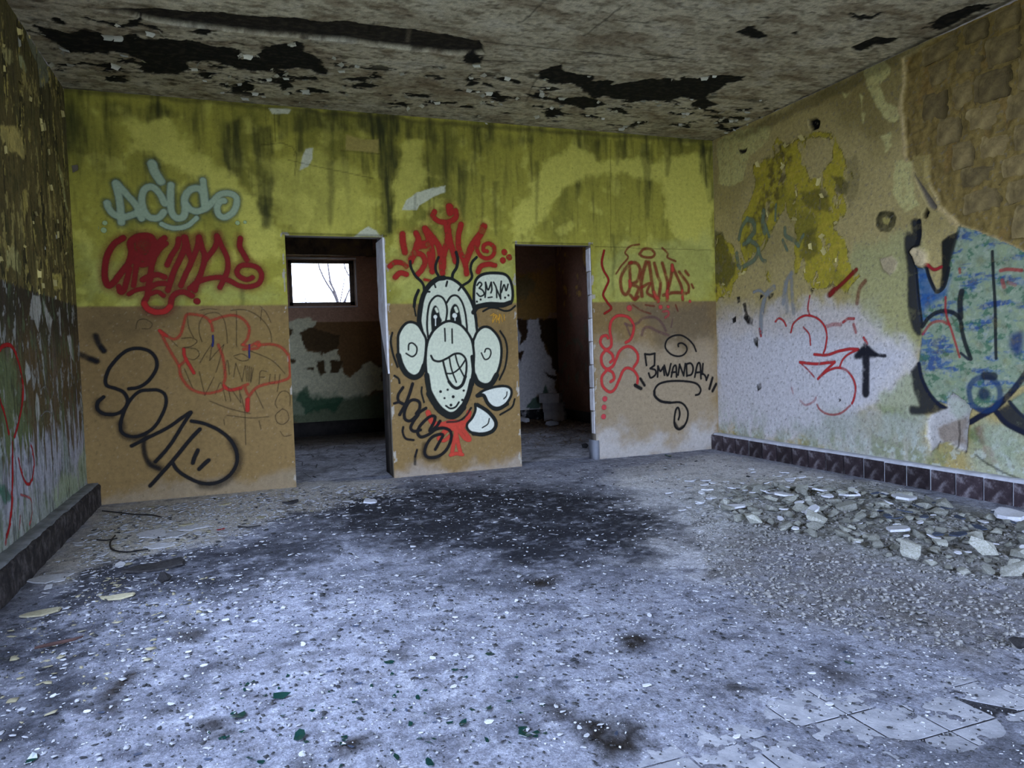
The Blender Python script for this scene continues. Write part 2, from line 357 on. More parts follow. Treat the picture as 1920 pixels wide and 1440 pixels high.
# bare white patches, filled block
PW = lin(196, 194, 160)
white = np.zeros_like(U)
for pts in [[(573,280),(588,279),(586,298),(577,312),(562,319),(566,296)], [(754,393),(762,374),(780,361),(835,349),(834,360),(806,374),(786,385),(781,394)],
            [(664,444),(676,434),(690,426),(706,432),(716,444)], [(505,201),(545,205),(540,214),(512,212)]]:
    white = np.maximum(white, B.poly(pts, 0.006, 0.012))
B.paint(white, PW)
B.shade(B.poly([(776,362),(781,362),(780,394),(775,394)], 0.008, 0.005), 0.7)
blk = B.poly([(648,252),(684,262),(710,261),(709,287),(648,281)], 0.006, 0.006); B.paint(blk*0.9, lin(158,140,74))
B.h -= 0.003*white+0.004*blk
for pts in [[(515,212),(515,240),(516,266)], [(490,272),(530,268),(548,275),(556,290),(552,330)], [(640,283),(700,287),(712,289)], [(1145,470),(1145,262)], [(1115,462),(1140,463),(1337,470)], [(896,240),(898,262)], [(540,300),(700,335)], [(735,335),(735,438)]]:
    B.shade(B.line(pts, 0.005, 0.004, 0.006), 0.55)
# lower half: tan gloss paint below the line
low = 1-up
lt = TAN*np.ones_like(B.c); nl = fbm(U*1.3, V*1.3, 4, 91)
lt = lt*(1-0.35*ss(-0.2, 0.5, nl)[..., None])+TAND*0.35*ss(-0.2, 0.5, nl)[..., None]
B.c = B.c*(1-low[..., None])+lt*low[..., None]
def PL(col, pts, soft=0.05, warp=0.06, k=1.0): B.paint(B.poly(pts, soft, warp)*k*low, col)
PL(lin(100,82,50), [(145,572),(330,572),(330,600),(230,640),(150,640)], 0.12, 0.1, 0.6)
PL(lin(138,112,56), [(320,600),(540,600),(548,740),(350,740)], 0.15, 0.12, 0.4)
PL(TANL, [(1115,640),(1345,640),(1347,850),(1117,870)], 0.18, 0.15, 0.5)
PL(lin(96,86,70), [(1180,572),(1338,570),(1338,640),(1240,650)], 0.12, 0.1, 0.6)
EFF = lin(190, 184, 176)
PL(EFF, [(1117,800),(1150,805),(1175,830),(1220,815),(1260,840),(1300,800),(1345,790),(1347,850),(1117,880)], 0.13, 0.12, 0.8)
PL(EFF, [(738,880),(780,862),(850,880),(920,870),(978,860),(980,890),(738,905)], 0.10, 0.10, 0.45)
PL(lin(170,160,140), [(170,940),(300,915),(430,905),(560,880),(560,930),(170,960)], 0.06, 0.08, 0.35)
spk = ss(0.50, 0.56, fbm(U*40, V*40, 2, 19)); B.paint(spk*0.3*low, TANL)
B.paint(ss(0.48, 0.56, fbm(U*30, V*30, 2, 29))*0.3, lin(70,62,36))
# chipped edges of the door openings
for d in (D1, D2):
    for xe in (d[0], d[1]):
        m = (np.abs(U-xe) < 0.028+0.02*fbm(V*14, U*0, 3, int(xe*50))) & (V < d[2]+0.03)
        chip = m & (fbm(U*16, V*7, 3, int(xe*31)) > 0.18); B.c[chip] = lin(176, 166, 146); B.h[chip] -= 0.004
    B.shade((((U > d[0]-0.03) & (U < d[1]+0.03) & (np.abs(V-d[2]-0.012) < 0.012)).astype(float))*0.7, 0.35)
hole = B.poly([(133,310),(144,309),(146,318),(137,323)], 0.006, 0.004); B.h -= 0.03*hole; B.paint(hole, lin(18,16,12))
B.h += 0.0018*fbm(U*6, V*6, 4, 71)
ins = lambda d: (U > d[0]+1e-4) & (U < d[1]-1e-4) & (V < d[2]-1e-4)
B.keep &= ~ins(D1) & ~ins(D2)
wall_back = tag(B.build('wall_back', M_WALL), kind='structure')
wall_back['label'] = 'partition wall with two doorways, mouldy yellow above and tan below'
for x0, x1 in ((0, D1[0]), (D1[1], D2[0]), (D2[1], W)):
    link('pier', boxes_mesh('pier', [(x0, x1, 0.012, TH, 0, H)]), M_CORE, wall_back)
for d in (D1, D2):
    link('lintel', boxes_mesh('lintel', [(d[0], d[1], 0.012, TH, d[2], H)]), M_CORE, wall_back)
# thin skins that close the gap between paint face and core on the reveals
def strip(name, pts, mat, parent, th=0.012):
    """a flat jagged plate in the x=const plane of a reveal: pts (y, z), at x, thickness along -x"""
    x, q = pts; bm = bmesh.new(); a = [bm.verts.new((x, y, z)) for y, z in q]; b = [bm.verts.new((x-th, y, z)) for y, z in q]
    bm.faces.new(a); bm.faces.new(b[::-1])
    for i in range(len(q)): bm.faces.new((a[i], b[i], b[(i+1) % len(q)], a[(i+1) % len(q)]))
    me = bpy.data.meshes.new(name); bm.to_mesh(me); bm.free(); return link(name, me, mat, parent)
rj = random.Random(3)
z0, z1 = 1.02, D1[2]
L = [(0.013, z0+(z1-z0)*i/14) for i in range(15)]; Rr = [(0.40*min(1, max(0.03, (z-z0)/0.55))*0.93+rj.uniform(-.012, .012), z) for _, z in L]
o = strip('jamb_pale_strip', (D1[1]+0.001, L+Rr[::-1]), M_JAMB, wall_back, 0.02); o['label'] = 'pale flaking strip on the reveal of the doorway with the window'  # pale strip that narrows towards its lower end
link('jamb', boxes_mesh('jamb', [(D1[1]+0.003, D1[1]+0.14, TH-0.01, 0.42, 0, D1[2]+0.3)]), M_DARKJAMB, wall_back)  # stub behind the reveal, much darker than the strip
zz = np.linspace(0.28, D2[2]-0.02, 9)
for i in range(8):
    a, b = zz[i]+0.004, zz[i+1]-0.004; y1 = 0.085+rj.uniform(-.02, .02)
    o = strip('jamb_strip', (D2[1]+0.001, [(0.013, a), (0.013, b), (y1, b-0.01), (y1+rj.uniform(-.015, .015), (a+b)/2), (y1, a)]), M_JAMB, wall_back, 0.012)
o = link('jamb_stub', boxes_mesh('jamb_stub', [(D2[1]-0.022, D2[1]+0.03, -0.012, 0.13, -0.02, 0.21)]), mat_plain('grey_jamb_stub', [(0.16,0.17,0.19),(0.24,0.25,0.27)], 6), wall_back)

# ---------------- right wall
Rw = Surf(0, W, -1, seg((-3.95, 0.0, 0.0105)), seg((0, H, 0.0105)))
U, V = Rw.U, Rw.V
PLA, PLB, PLW, PLG = lin(184,164,106), lin(158,140,84), lin(226,220,216), lin(172,174,118)
STN, GRN = lin(120,98,52), lin(116,130,66)
n1 = fbm(U*1.5, V*1.5, 5, 4); n2 = fbm(U*6, V*3, 5, 14, 0.6); n3 = fbm(U*14, V*14, 4, 24); n5 = fbm(U*3, V*10, 4, 64)
Rw.c[:] = PLA; Rw.paint(ss(-0.1, 0.4, n1)*0.6, PLB)
def PR(col, pts, soft=0.02, warp=0.05, k=1.0):
    m = Rw.poly(pts, soft, warp); Rw.paint(m*k, col); return m
# whiter, damp lower part
PR(PLW, [(1345,600),(1420,585),(1560,560),(1640,590),(1730,690),(1640,760),(1600,800),(1640,850),(1750,880),(1345,800)], 0.10, 0.12, 0.75)
PR(lin(206,204,208), [(1345,640),(1560,600),(1690,680),(1620,760),(1600,830),(1345,800)], 0.10, 0.10, 0.6)
PR(lin(196,184,172), [(1345,570),(1640,560),(1640,640),(1345,620)], 0.08, 0.08, 0.5)
PR(PLG, [(1600,460),(1720,440),(1730,640),(1700,660),(1640,620),(1590,560)], 0.10, 0.10, 0.6)
PR(lin(176,182,150), [(1640,740),(1730,690),(1730,830),(1660,830),(1640,790)], 0.05, 0.08, 0.8)
PR(lin(126,138,70), [(1640,760),(1690,770),(1712,790),(1690,796),(1650,780)], 0.05, 0.05, 0.8)
PR(lin(164,170,140), [(1830,800),(1920,780),(1920,880),(1840,860)], 0.06, 0.08, 0.9)
PR(lin(98,112,60), [(1820,805),(1850,800),(1850,830),(1825,835)], 0.04, 0.06, 0.8)
PR(lin(168,70,70), [(1842,835),(1856,842),(1868,866),(1850,870),(1842,855)], 0.02, 0.04, 0.8)
PR(lin(140,96,84), [(1835,805),(1850,800),(1856,830),(1842,832)], 0.02, 0.05, 0.6)
PR(lin(178,180,166), [(1480,800),(1580,770),(1740,785),(1742,890),(1600,870)], 0.10, 0.10, 0.75); PR(lin(176,184,158), [(1810,850),(1920,800),(1960,920),(1800,895)], 0.08, 0.10, 0.7)
base = 1-ss(0.18, 0.62, V+0.25*n1); Rw.paint(base*ss(-0.15, 0.25, n2)*0.6, lin(126,138,92))
Rw.paint(base*ss(0.1, 0.25, n3)*0.7, lin(196,202,188))
# upper: yellow paint left in patches on tan
yel = np.zeros_like(U)
for pts in [[(1455,262),(1478,270),(1472,330),(1448,420),(1420,470),(1392,500),(1360,520),(1342,530),(1342,560),(1372,556),(1376,530),(1402,500),(1380,450),(1398,400),(1412,360),(1412,310),(1430,305)],
            [(1470,270),(1520,250),(1560,250),(1585,290),(1598,330),(1585,400),(1560,420),(1580,460),(1600,500),(1612,520),(1590,540),(1520,540),(1510,520),(1492,510),(1490,430),(1470,380),(1455,420),(1430,470),(1440,400)],
            [(1342,440),(1352,432),(1372,460),(1400,505),(1372,515),(1368,552),(1342,566)], [(1560,300),(1580,285),(1582,330),(1565,330)], [(1436,508),(1448,506),(1446,522),(1438,522)]]:
    yel = np.maximum(yel, Rw.poly(pts, 0.008, 0.05))
hol = np.maximum(Rw.poly([(1512,262),(1555,258),(1560,300),(1540,330),(1520,335),(1508,300)], 0.01, 0.03), Rw.poly([(1452,450),(1485,440),(1486,500),(1448,502),(1440,470)], 0.01, 0.04))
yel = yel*(1-hol)*(1-0.9*ss(0.16, 0.20, n2))
Rw.paint(yel, lin(176,160,50)); Rw.paint(yel*ss(-0.05, 0.3, n3)*0.5, lin(196,170,64)); Rw.paint(yel*ss(0.05, 0.35, n1)*0.7, lin(120,112,44))
edge = np.abs(yel-0.5) < 0.38; Rw.c[edge & (n3 > -0.1)] *= 0.45
mould = Rw.poly([(1440,290),(1475,262),(1485,290),(1455,390),(1420,450),(1400,470),(1395,440),(1430,370)], 0.03, 0.06)
Rw.paint(mould*np.clip(0.35+1.6*n3, 0, 0.75), lin(70,62,34))
for pts, k in [([(1560,330),(1590,340),(1590,370),(1560,360)],0.7), ([(1500,360),(1530,345),(1545,360),(1560,400),(1535,395),(1510,380)],0.6), ([(1505,440),(1530,420),(1535,470),(1515,490),(1498,480)],0.55), ([(1340,430),(1356,428),(1372,480),(1384,500),(1360,540),(1340,530)],0.7), ([(1590,300),(1612,290),(1612,350),(1595,400),(1588,360)],0.35)]:
    Rw.paint(Rw.poly(pts, 0.02, 0.05)*k, lin(72,68,36))
cream = np.zeros_like(U)
for pts in [[(1345,265),(1400,240),(1445,235),(1440,262),(1405,290),(1392,340),(1378,350),(1345,345)], [(1400,215),(1455,195),(1520,155),(1545,140),(1530,160),(1480,190),(1450,205)],
            [(1622,130),(1660,110),(1670,130),(1650,160),(1660,190),(1690,205),(1690,235),(1665,230),(1645,200),(1625,165)], [(1675,300),(1706,292),(1715,340),(1710,360),(1725,385),(1690,400),(1676,370),(1674,330)],
            [(1652,252),(1668,252),(1668,280),(1660,290)], [(1580,165),(1595,175),(1585,182)], [(1610,175),(1616,180),(1612,210)], [(1612,210),(1622,212),(1618,230)]]:
    cream = np.maximum(cream, Rw.poly(pts, 0.008, 0.035))
Rw.paint(cream*(0.85-0.5*ss(0.0, 0.3, n3)), lin(206,196,128))
Rw.paint(Rw.poly([(1520,165),(1600,120),(1690,90),(1700,250),(1650,265),(1610,250),(1560,215)], 0.08, 0.08)*(1-cream)*0.55, lin(122,106,56))
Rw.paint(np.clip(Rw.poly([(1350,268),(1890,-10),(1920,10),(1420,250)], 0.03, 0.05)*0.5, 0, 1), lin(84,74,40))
# dark scars, holes, nails
scar = np.zeros_like(U)
for pts in [[(1381,557),(1387,556),(1387,567),(1382,569)], [(1392,570),(1398,567),(1402,590),(1412,598),(1410,610),(1400,608),(1393,596),(1396,588)], [(1372,598),(1380,592),(1380,604),(1374,607)], [(1425,550),(1432,552),(1424,562)], [(1440,552),(1450,547),(1448,556),(1441,562)],
            [(1410,636),(1421,631),(1421,652),(1416,648)], [(1418,720),(1426,718),(1427,728),(1420,734)], [(1515,540),(1526,540),(1522,552)], [(1572,746),(1578,750),(1574,754)], [(1384,281),(1400,276),(1398,284),(1388,287)], [(1430,582),(1434,580),(1432,588)]]:
    scar = np.maximum(scar, Rw.poly(pts, 0.005, 0.012))
Rw.paint(scar*np.clip(0.9+0.9*n3, 0.3, 1), lin(34,30,26)); Rw.h -= 0.006*scar
holes = np.zeros_like(U)
for pts in [[(1516,226),(1530,221),(1538,226),(1536,240),(1522,246)], [(1730,398),(1738,390),(1743,398),(1738,410),(1731,408)]]: holes = np.maximum(holes, Rw.poly(pts, 0.006, 0.012))
Rw.paint(holes, lin(12,10,9)); Rw.h -= 0.045*holes
ring = Rw.poly([(1641,410),(1648,398),(1660,396),(1674,398),(1679,408),(1677,425),(1666,436),(1650,434),(1642,424)], 0.006, 0.010); Rw.paint(ring*np.clip(0.85+0.5*n3, 0, 1), lin(58,54,30))
core = Rw.poly([(1653,410),(1660,406),(1668,412),(1664,422),(1656,420)], 0.006, 0.008); Rw.paint(core, lin(176,160,90)); Rw.h -= 0.004*ring
lump = Rw.poly([(1650,485),(1672,480),(1684,492),(1680,508),(1668,516),(1656,505)], 0.006, 0.006); Rw.paint(lump, lin(186,168,128)); Rw.h += 0.012*lump
lump2 = Rw.poly([(1705,472),(1715,460),(1728,464),(1738,474),(1740,488),(1732,500),(1718,496)], 0.01, 0.02); Rw.paint(lump2, lin(206,184,140)); Rw.h += 0.03*lump2*(1+0.6*n3)
# fallen plaster low down
fall = Rw.poly([(1738,787),(1744,776),(1762,767),(1773,764),(1774,746),(1784,735),(1798,744),(1811,753),(1822,766),(1817,785),(1815,806),(1811,848),(1796,842),(1778,828),(1762,830),(1745,845),(1738,820)], 0.008, 0.012)
Rw.paint(fall, lin(196,190,182)); Rw.paint(fall*Rw.poly([(1760,800),(1795,780),(1812,790),(1810,840),(1790,838),(1765,822)], 0.03, 0.06)*0.7, lin(140,118,92)); Rw.paint(fall*Rw.poly([(1775,745),(1815,755),(1822,775),(1795,785),(1776,770)], 0.03, 0.03)*0.7, lin(176,184,160)); Rw.h -= 0.022*fall
for pts in [[(1815,800),(1814,820),(1809,848)], [(1795,790),(1797,815),(1793,842)], [(1760,828),(1758,842)], [(1829,853),(1845,866),(1870,880),(1920,900)]]: Rw.shade(Rw.line(pts, 0.007, 0.005, 0.01), 0.25)
# plaster gone up to the ceiling: bare stone masonry (recess)
XP = [(1695,108),(1692,180),(1692,240),(1698,290),(1706,300),(1735,300),(1738,330),(1760,380),(1775,402),(1800,420),(1850,440),(1935,472),(2100,500),(2100,-150),(1880,-10),(1800,40),(1750,72)]
EXP = Rw.poly(XP, 0.008, 0.025); EXP = np.maximum(EXP, ((U < -3.5) & (V > 2.1)).astype(float))
rim = Rw.poly([(x-7 if i < 12 else x, y+8 if i > 5 else y) for i, (x, y) in enumerate(XP)], 0.01, 0.03)
Rw.paint(np.clip(rim-EXP, 0, 1), lin(190,166,112))
Rw.paint(EXP, lin(140,118,64)); Rw.paint(EXP*ss(-0.1, 0.3, n3)*0.6, lin(112,94,52)); Rw.paint(EXP*ss(0.12, 0.3, n2)*0.5, lin(146,114,60)); Rw.h = Rw.h-EXP*(0.022+0.016*n3+0.010*n2)
wedge = Rw.poly([(1711,322),(1757,388),(1752,394),(1742,388),(1728,360)], 0.005, 0.004); Rw.paint(wedge, lin(118,108,92)); Rw.h -= 0.02*wedge*(1-EXP)
slab = Rw.poly([(1706,292),(1740,290),(1742,350),(1762,388),(1720,330)], 0.006, 0.01); Rw.paint(slab*(1-wedge), lin(160,140,82)); Rw.h = np.where(slab > 0.5, np.maximum(Rw.h, -0.016), Rw.h)
Rw.h += 0.002*n1+0.0012*n3*(1-EXP)-0.002*(1-yel)*ss(1.6, 1.9, V)+0.0025*n2*base
Rw.paint((ss(0.36, 0.42, fbm(U*32, V*32, 2, 39)))*0.5, lin(120,112,100))
wall_right = tag(Rw.build('wall_right', M_ROUGH, flip=True), kind='structure'); wall_right['label'] = 'stained plaster wall with exposed stone at its upper end'
link('wall_core', boxes_mesh('wall_core', [(W+0.06, W+0.35, YF, YB+0.3, -0.3, H+0.3), (W, W+0.1, YF, -3.95, -0.3, H+0.3)]), M_CORE, wall_right)

# exposed stones, one by one
M_STONE = mat_plain('quarry_stone', [(0.14, 0.10, 0.04), (0.23, 0.165, 0.062), (0.33, 0.24, 0.09)], 12, bump=1.0, bscale=22, rand=0.3)
rs = random.Random(5)
def stone_mesh(w, h, seed):
    n = 7; g = np.linspace(-1, 1, n); A, C = np.meshgrid(g, g); A = A.ravel(); C = C.ravel()
    k = (1+0.20*fbm(A*1.2+seed, C*1.2, 2, seed))*(1-0.10*np.abs(C)**3); e = np.maximum(np.abs(A), np.abs(C))
    y = A*w/2*k; z = C*h/2*(1+0.12*fbm(A*1.1, C*1.1+seed, 2, seed+5)); x = -0.018*(1-ss(0.62, 1.0, e))-0.008*fbm(A*1.5+seed, C*1.5, 3, seed+9)
    V_ = np.stack([x, y, z], 1); Vb = V_.copy(); Vb[:, 0] = 0.03
    idx = np.arange(n*n).reshape(n, n); F = [(idx[j, i], idx[j, i+1], idx[j+1, i+1], idx[j+1, i]) for j in range(n-1) for i in range(n-1)]
    ring_ = list(idx[0, :])+list(idx[1:, -1])+list(idx[-1, -2::-1])+list(idx[-2:0:-1, 0]); m = n*n
    F += [(ring_[i], ring_[(i+1) % len(ring_)], ring_[(i+1) % len(ring_)]+m, ring_[i]+m) for i in range(len(ring_))]
    return mesh_np('stone', np.vstack([V_, Vb]), np.array(F), True)
q = np.array([Rw.uv(*p) for p in XP]); z = 1.86; row = 0
while z < H-0.06:
    hh = min(rs.uniform(0.17, 0.27), H-0.012-z); y = -3.93+rs.uniform(-0.1, 0)
    while y < -2.4:
        ww = rs.uniform(0.17, 0.36); cy, cz = y+ww/2, z+hh/2
        d = max(sdf(np.array([yy]), np.array([zz_]), q)[0] for yy, zz_ in ((cy-ww*.42, cz-hh*.4), (cy+ww*.42, cz-hh*.4), (cy-ww*.42, cz+hh*.3), (cy+ww*.42, cz+hh*.3)))
        if (d < -0.015 or (cy < -3.55 and cz > 2.2)) and hh > 0.09 and rs.random() > 0.06:
            o = link('stone', stone_mesh(ww-rs.uniform(.004, .03), hh-rs.uniform(.004, .03), rs.randrange(400)), M_STONE, wall_right)
            o.location = (W+0.024+rs.uniform(-.006, .012), cy+rs.uniform(-.012, .012), cz+rs.uniform(-.015, .015)); o.rotation_euler = (rs.uniform(-.14, .14), 0, rs.uniform(-.04, .04))
        y += ww
    z += hh; row += 1

# ---------------- left wall
Lw = Surf(0, 0.0, 1, seg((-2.75, 0.0, 0.0105)), seg((0, H, 0.0105)))
U, V = Lw.U, Lw.V
n1 = fbm(U*3, V*0.8, 5, 6); n2 = fbm(U*7, V*1.5, 5, 16, 0.6); n3 = fbm(U*18, V*6, 4, 26); n4 = fbm(U*12, V*1.2, 4, 36)
up = ss(-0.004, 0.004, V-1.70-0.03*n3)
Lw.c[:] = lin(118,104,58); Lw.paint(ss(0.0, 0.4, n1)*0.6, lin(74,66,38)); Lw.paint(ss(0.1, 0.5, n4)*0.5, lin(128,124,78))
Lw.paint(ss(2.8, 3.3, V+0.2*n1)*0.5, lin(96,88,58))
pe = ss(0.14, 0.17, n2)*up; Lw.paint(pe, lin(186,168,88)); Lw.paint(ss(0.20, 0.24, n2+0.3*n3)*up, lin(70,64,38)); Lw.h -= 0.004*pe
Lw.c[(np.abs(pe-0.5) < 0.4)] *= 0.4
for pts, cc in [([(0,240),(28,236),(42,258),(46,290),(32,284),(22,288),(14,284),(12,262),(4,268)], lin(204,184,104)), ([(4,92),(14,88),(22,96),(24,112),(16,126),(8,110)], lin(184,172,110)), ([(32,96),(44,104),(52,128),(48,134),(38,124)], lin(170,170,120)),
                ([(12,470),(24,462),(36,475),(42,500),(41,525),(30,510),(22,498),(14,505)], lin(186,176,110)), ([(100,512),(116,514),(118,540),(108,545),(102,545)], lin(200,184,96)), ([(56,30),(80,60),(92,110),(92,150),(78,165),(70,120),(50,70)], lin(130,130,104)), ([(42,360),(50,355),(54,400),(46,420)], lin(186,168,88)),
                ([(108,300),(118,325),(122,360),(128,395),(122,385),(114,340)], lin(170,164,104))]:
    m = Lw.poly(pts, 0.008, 0.03); Lw.paint(m, cc); Lw.h -= 0.004*m
lo = 1-up
lowc = lin(104,86,54)*np.ones_like(Lw.c); Lw.c = Lw.c*up[..., None]+lowc*lo[..., None]
Lw.paint(lo*ss(0.0, 0.35, n1)*0.7, lin(96,104,70)); Lw.paint(lo*ss(0.05, 0.4, n4)*0.55, lin(124,112,98)); Lw.paint(lo*ss(1.25, 1.6, V+0.15*n1)*0.75, lin(52,46,34))
Lw.paint(lo*Lw.poly([(0,660),(28,668),(36,760),(60,800),(64,840),(40,860),(0,840)], 0.06, 0.12)*0.7, lin(112,126,80))
gw = lin(190,190,196)
bare = lo*np.clip(1-ss(0.55, 0.85, V+0.55*n4), 0, 1)*ss(-0.3, 0.0, n1+0.5); bare = ss(0.3, 0.5, bare+0.2*n2)
Lw.paint(bare*0.85, gw); Lw.paint(bare*ss(0.05, 0.3, n1)*0.6, lin(136,150,126)); Lw.paint(bare*ss(0.12, 0.3, n3)*0.5, lin(110,110,108))
for pts in [[(60,555),(74,552),(78,575),(72,620),(64,600),(54,590)], [(80,560),(88,580),(98,600),(94,630),(84,590)], [(126,628),(133,630),(139,680),(132,665)], [(48,676),(56,690),(57,710),(52,722),(48,700)], [(68,735),(73,745),(75,775),(70,800),(66,760)], [(128,770),(134,785),(132,800)], [(148,732),(153,740),(154,752)]]:
    m = Lw.poly(pts, 0.005, 0.012); Lw.paint(m, lin(186,184,170)); Lw.h -= 0.003*m
m = Lw.poly([(160,830),(164,905),(120,930),(108,950),(100,930),(110,900),(140,885)], 0.04, 0.05); Lw.paint(m*0.7, lin(174,186,140))
base = 1-ss(0.2, 0.45, V+0.15*n1); Lw.paint(base*0.5, lin(150,164,130))
Lw.paint(Lw.poly([(0,905),(12,912),(22,928),(20,940),(8,945),(0,930)], 0.01, 0.04)*0.8, lin(40,104,70))
n6 = fbm(U*26, V*2.5, 4, 46, 0.6); n7 = fbm(U*10, V*4, 5, 56, 0.65)
Lw.paint(up*ss(0.16, 0.30, n6)*0.7, lin(50,46,26)); Lw.paint(up*ss(0.20, 0.24, n7)*0.9, lin(176,160,92)); Lw.paint(up*ss(0.18, 0.22, -n7)*0.7, lin(86,82,44))
Lw.paint(lo*ss(0.14, 0.30, n6)*0.6, lin(64,62,46)); Lw.paint(lo*ss(0.22, 0.26, n7)*0.8, lin(170,170,160)); Lw.paint(lo*ss(0.16, 0.3, -n7)*0.6, lin(108,124,84))
Lw.h += 0.003*n2+0.002*n3+0.003*ss(0.1, 0.2, n7)
wall_left = tag(Lw.build('wall_left', M_ROUGH), kind='structure'); wall_left['label'] = 'peeling olive and brown wall with white plaster low down'
link('wall_core', boxes_mesh('wall_core', [(-0.35, -0.02, SIDE_ADDED[1], YB+0.3, -0.3, H+0.3), (-0.1, 0.0, SIDE_ADDED[1], -2.75, -0.3, H+0.3), (-0.35, 0.0, YF, SIDE_ADDED[0], -0.3, H+0.3),
    (-0.35, 0.0, SIDE_ADDED[0], SIDE_ADDED[1], -0.3, SIDE_ADDED[2]), (-0.35, 0.0, SIDE_ADDED[0], SIDE_ADDED[1], SIDE_ADDED[3], H+0.3)]), M_CORE, wall_left)

# ---------------- ceiling
Cw = Surf(2, H, -1, seg((0, W, 0.0125)), seg((-3.9, 0.0, 0.0125)))
U, V = Cw.U, Cw.V
n1 = fbm(U*1.2, V*1.8, 5, 8); n2 = fbm(U*3.2, V*6, 5, 18, 0.62); n3 = fbm(U*16, V*22, 4, 28); n4 = fbm(U*2.2, V*3.5, 5, 38, 0.6)
CE, CD, CB = lin(206,196,166), lin(150,136,108), lin(122,98,70)
Cw.c[:] = CE*1.06; Cw.paint(ss(-0.1, 0.35, n1)*0.5, CD); Cw.paint(ss(0.05, 0.3, n4)*0.5, CB); Cw.paint(ss(0.15, 0.35, n3)*0.5, lin(110,100,82)); Cw.paint(ss(0.1, 0.4, -n4)*0.4, lin(222,216,196)); n6 = fbm(U*7, V*20, 5, 48, 0.65); Cw.paint(ss(0.12, 0.3, n6)*0.6, lin(92,78,58)); Cw.paint(ss(0.1, 0.25, fbm(U*4, V*9, 5, 58, 0.65))*0.45, lin(112,96,70))
BLK = lin(26,25,22)
black = np.zeros_like(U)
for pts in [[(60,50),(80,52),(110,62),(160,60),(180,68),(250,68),(262,75),(300,74),(345,80),(380,84),(420,95),(448,98),(455,110),(478,108),(500,86),(520,84),(545,80),(566,84),(566,96),(590,112),(604,118),(612,140),(560,132),(520,130),(480,132),(450,126),(410,118),(350,118),(345,135),(300,140),(262,136),(258,112),(200,98),(120,96),(95,78)],
            [(160,34),(180,31),(200,40),(230,42),(262,34),(270,46),(300,50),(300,60),(262,48),(230,52),(200,46)], [(366,60),(390,55),(412,62),(395,72),(378,70)], [(95,32),(112,32),(126,40),(115,46),(98,42)],
            [(1012,136),(1030,126),(1058,122),(1060,136),(1100,146),(1112,152),(1140,150),(1150,160),(1200,152),(1238,146),(1270,156),(1282,146),(1310,150),(1340,138),(1362,142),(1402,144),(1395,152),(1360,158),(1350,172),(1330,180),(1345,196),(1320,204),(1300,200),(1310,186),(1280,180),(1250,190),(1180,190),(1140,180),(1110,186),(1092,168),(1060,158),(1040,152)],
            [(866,148),(872,140),(880,152),(896,154),(888,164),(872,162)], [(924,144),(950,146),(978,152),(976,158),(945,154)], [(904,152),(924,160),(926,170),(908,162)], [(870,106),(890,104),(914,110),(906,120),(880,118)], [(768,84),(772,88),(780,92),(766,92)],
            [(1384,62),(1400,52),(1420,48),(1442,60),(1430,68),(1406,72)], [(1424,34),(1446,33),(1444,38)], [(1476,58),(1498,58),(1492,64)], [(1032,184),(1090,180),(1130,190),(1148,196),(1100,202),(1050,196)], [(1600,20),(1630,28),(1662,22),(1640,36),(1610,34)],
            [(1592,86),(1640,72),(1690,66),(1672,80),(1620,92),(1598,90)], [(1740,50),(1790,26),(1850,4),(1880,0),(1820,34),(1760,56)], [(380,140),(405,138),(402,150),(384,148)], [(448,156),(474,152),(470,170),(450,176)], [(520,144),(545,146),(540,166),(522,172)], [(420,158),(440,160),(432,170)], [(744,190),(764,190),(758,200)]]:
    black = np.maximum(black, Cw.poly(pts, 0.006, 0.075))
band = ss(-1.45, -0.95, V)*(1-ss(-0.28, -0.08, V)); dens = np.clip(0.5+1.2*fbm(U*0.8, V*0.8, 2, 88), 0, 1)
black = np.maximum(black, ss(0.215, 0.24, n2*0.85+0.12*band*dens+0.10*n3)*(0.25+0.75*band))
Cw.paint(black, BLK); Cw.paint(black*ss(0.0, 0.3, n3)*0.5, lin(62,58,46)); Cw.h -= 0.006*black
fring = Cw.poly([(60,45),(620,75),(620,160),(300,165),(90,100)], 0.06, 0.12); Cw.paint(fring*(1-black)*ss(0.0, 0.35, n3+n2)*0.7, lin(64,52,38))
# old groove where a partition met the ceiling
slot = Cw.poly([(185,18),(300,18),(420,28),(560,38),(640,40),(770,56),(905,78),(908,100),(890,104),(780,96),(640,78),(520,66),(400,54),(300,42)], 0.012, 0.03)
Cw.paint(slot, lin(44,40,34)); Cw.paint(slot*ss(-0.05, 0.3, n3)*0.5, lin(78,70,56)); Cw.h -= 0.035*slot*ss(-0.45, 0.1, n1+0.3)
Cw.paint(Cw.poly([(764,60),(772,60),(768,90),(760,88)], 0.01, 0.01)*0.7, lin(120,110,90))
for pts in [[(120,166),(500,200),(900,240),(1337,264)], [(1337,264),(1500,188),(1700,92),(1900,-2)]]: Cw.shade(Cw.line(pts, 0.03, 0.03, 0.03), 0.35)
for pts in [[(980,40),(1020,0)], [(1095,66),(1165,12)], [(1150,36),(1215,44)], [(910,78),(1280,118)], [(985,190),(1000,160),(1015,140)], [(880,112),(1100,120),(1280,108)], [(700,40),(690,70)], [(1200,100),(1290,112)]]: Cw.shade(Cw.line(pts, 0.008, 0.006, 0.012), 0.4)
Cw.shade(Cw.poly([(1200,252),(1250,220),(1280,205),(1270,230),(1230,255)], 0.03, 0.06)*0.6, 0.6)
Cw.h += 0.006*n1+0.0035*n3*(1-black)
ceiling = tag(Cw.build('ceiling', M_CEIL, flip=True), kind='structure'); ceiling['label'] = 'grey ceiling with paint flaked off down to black'
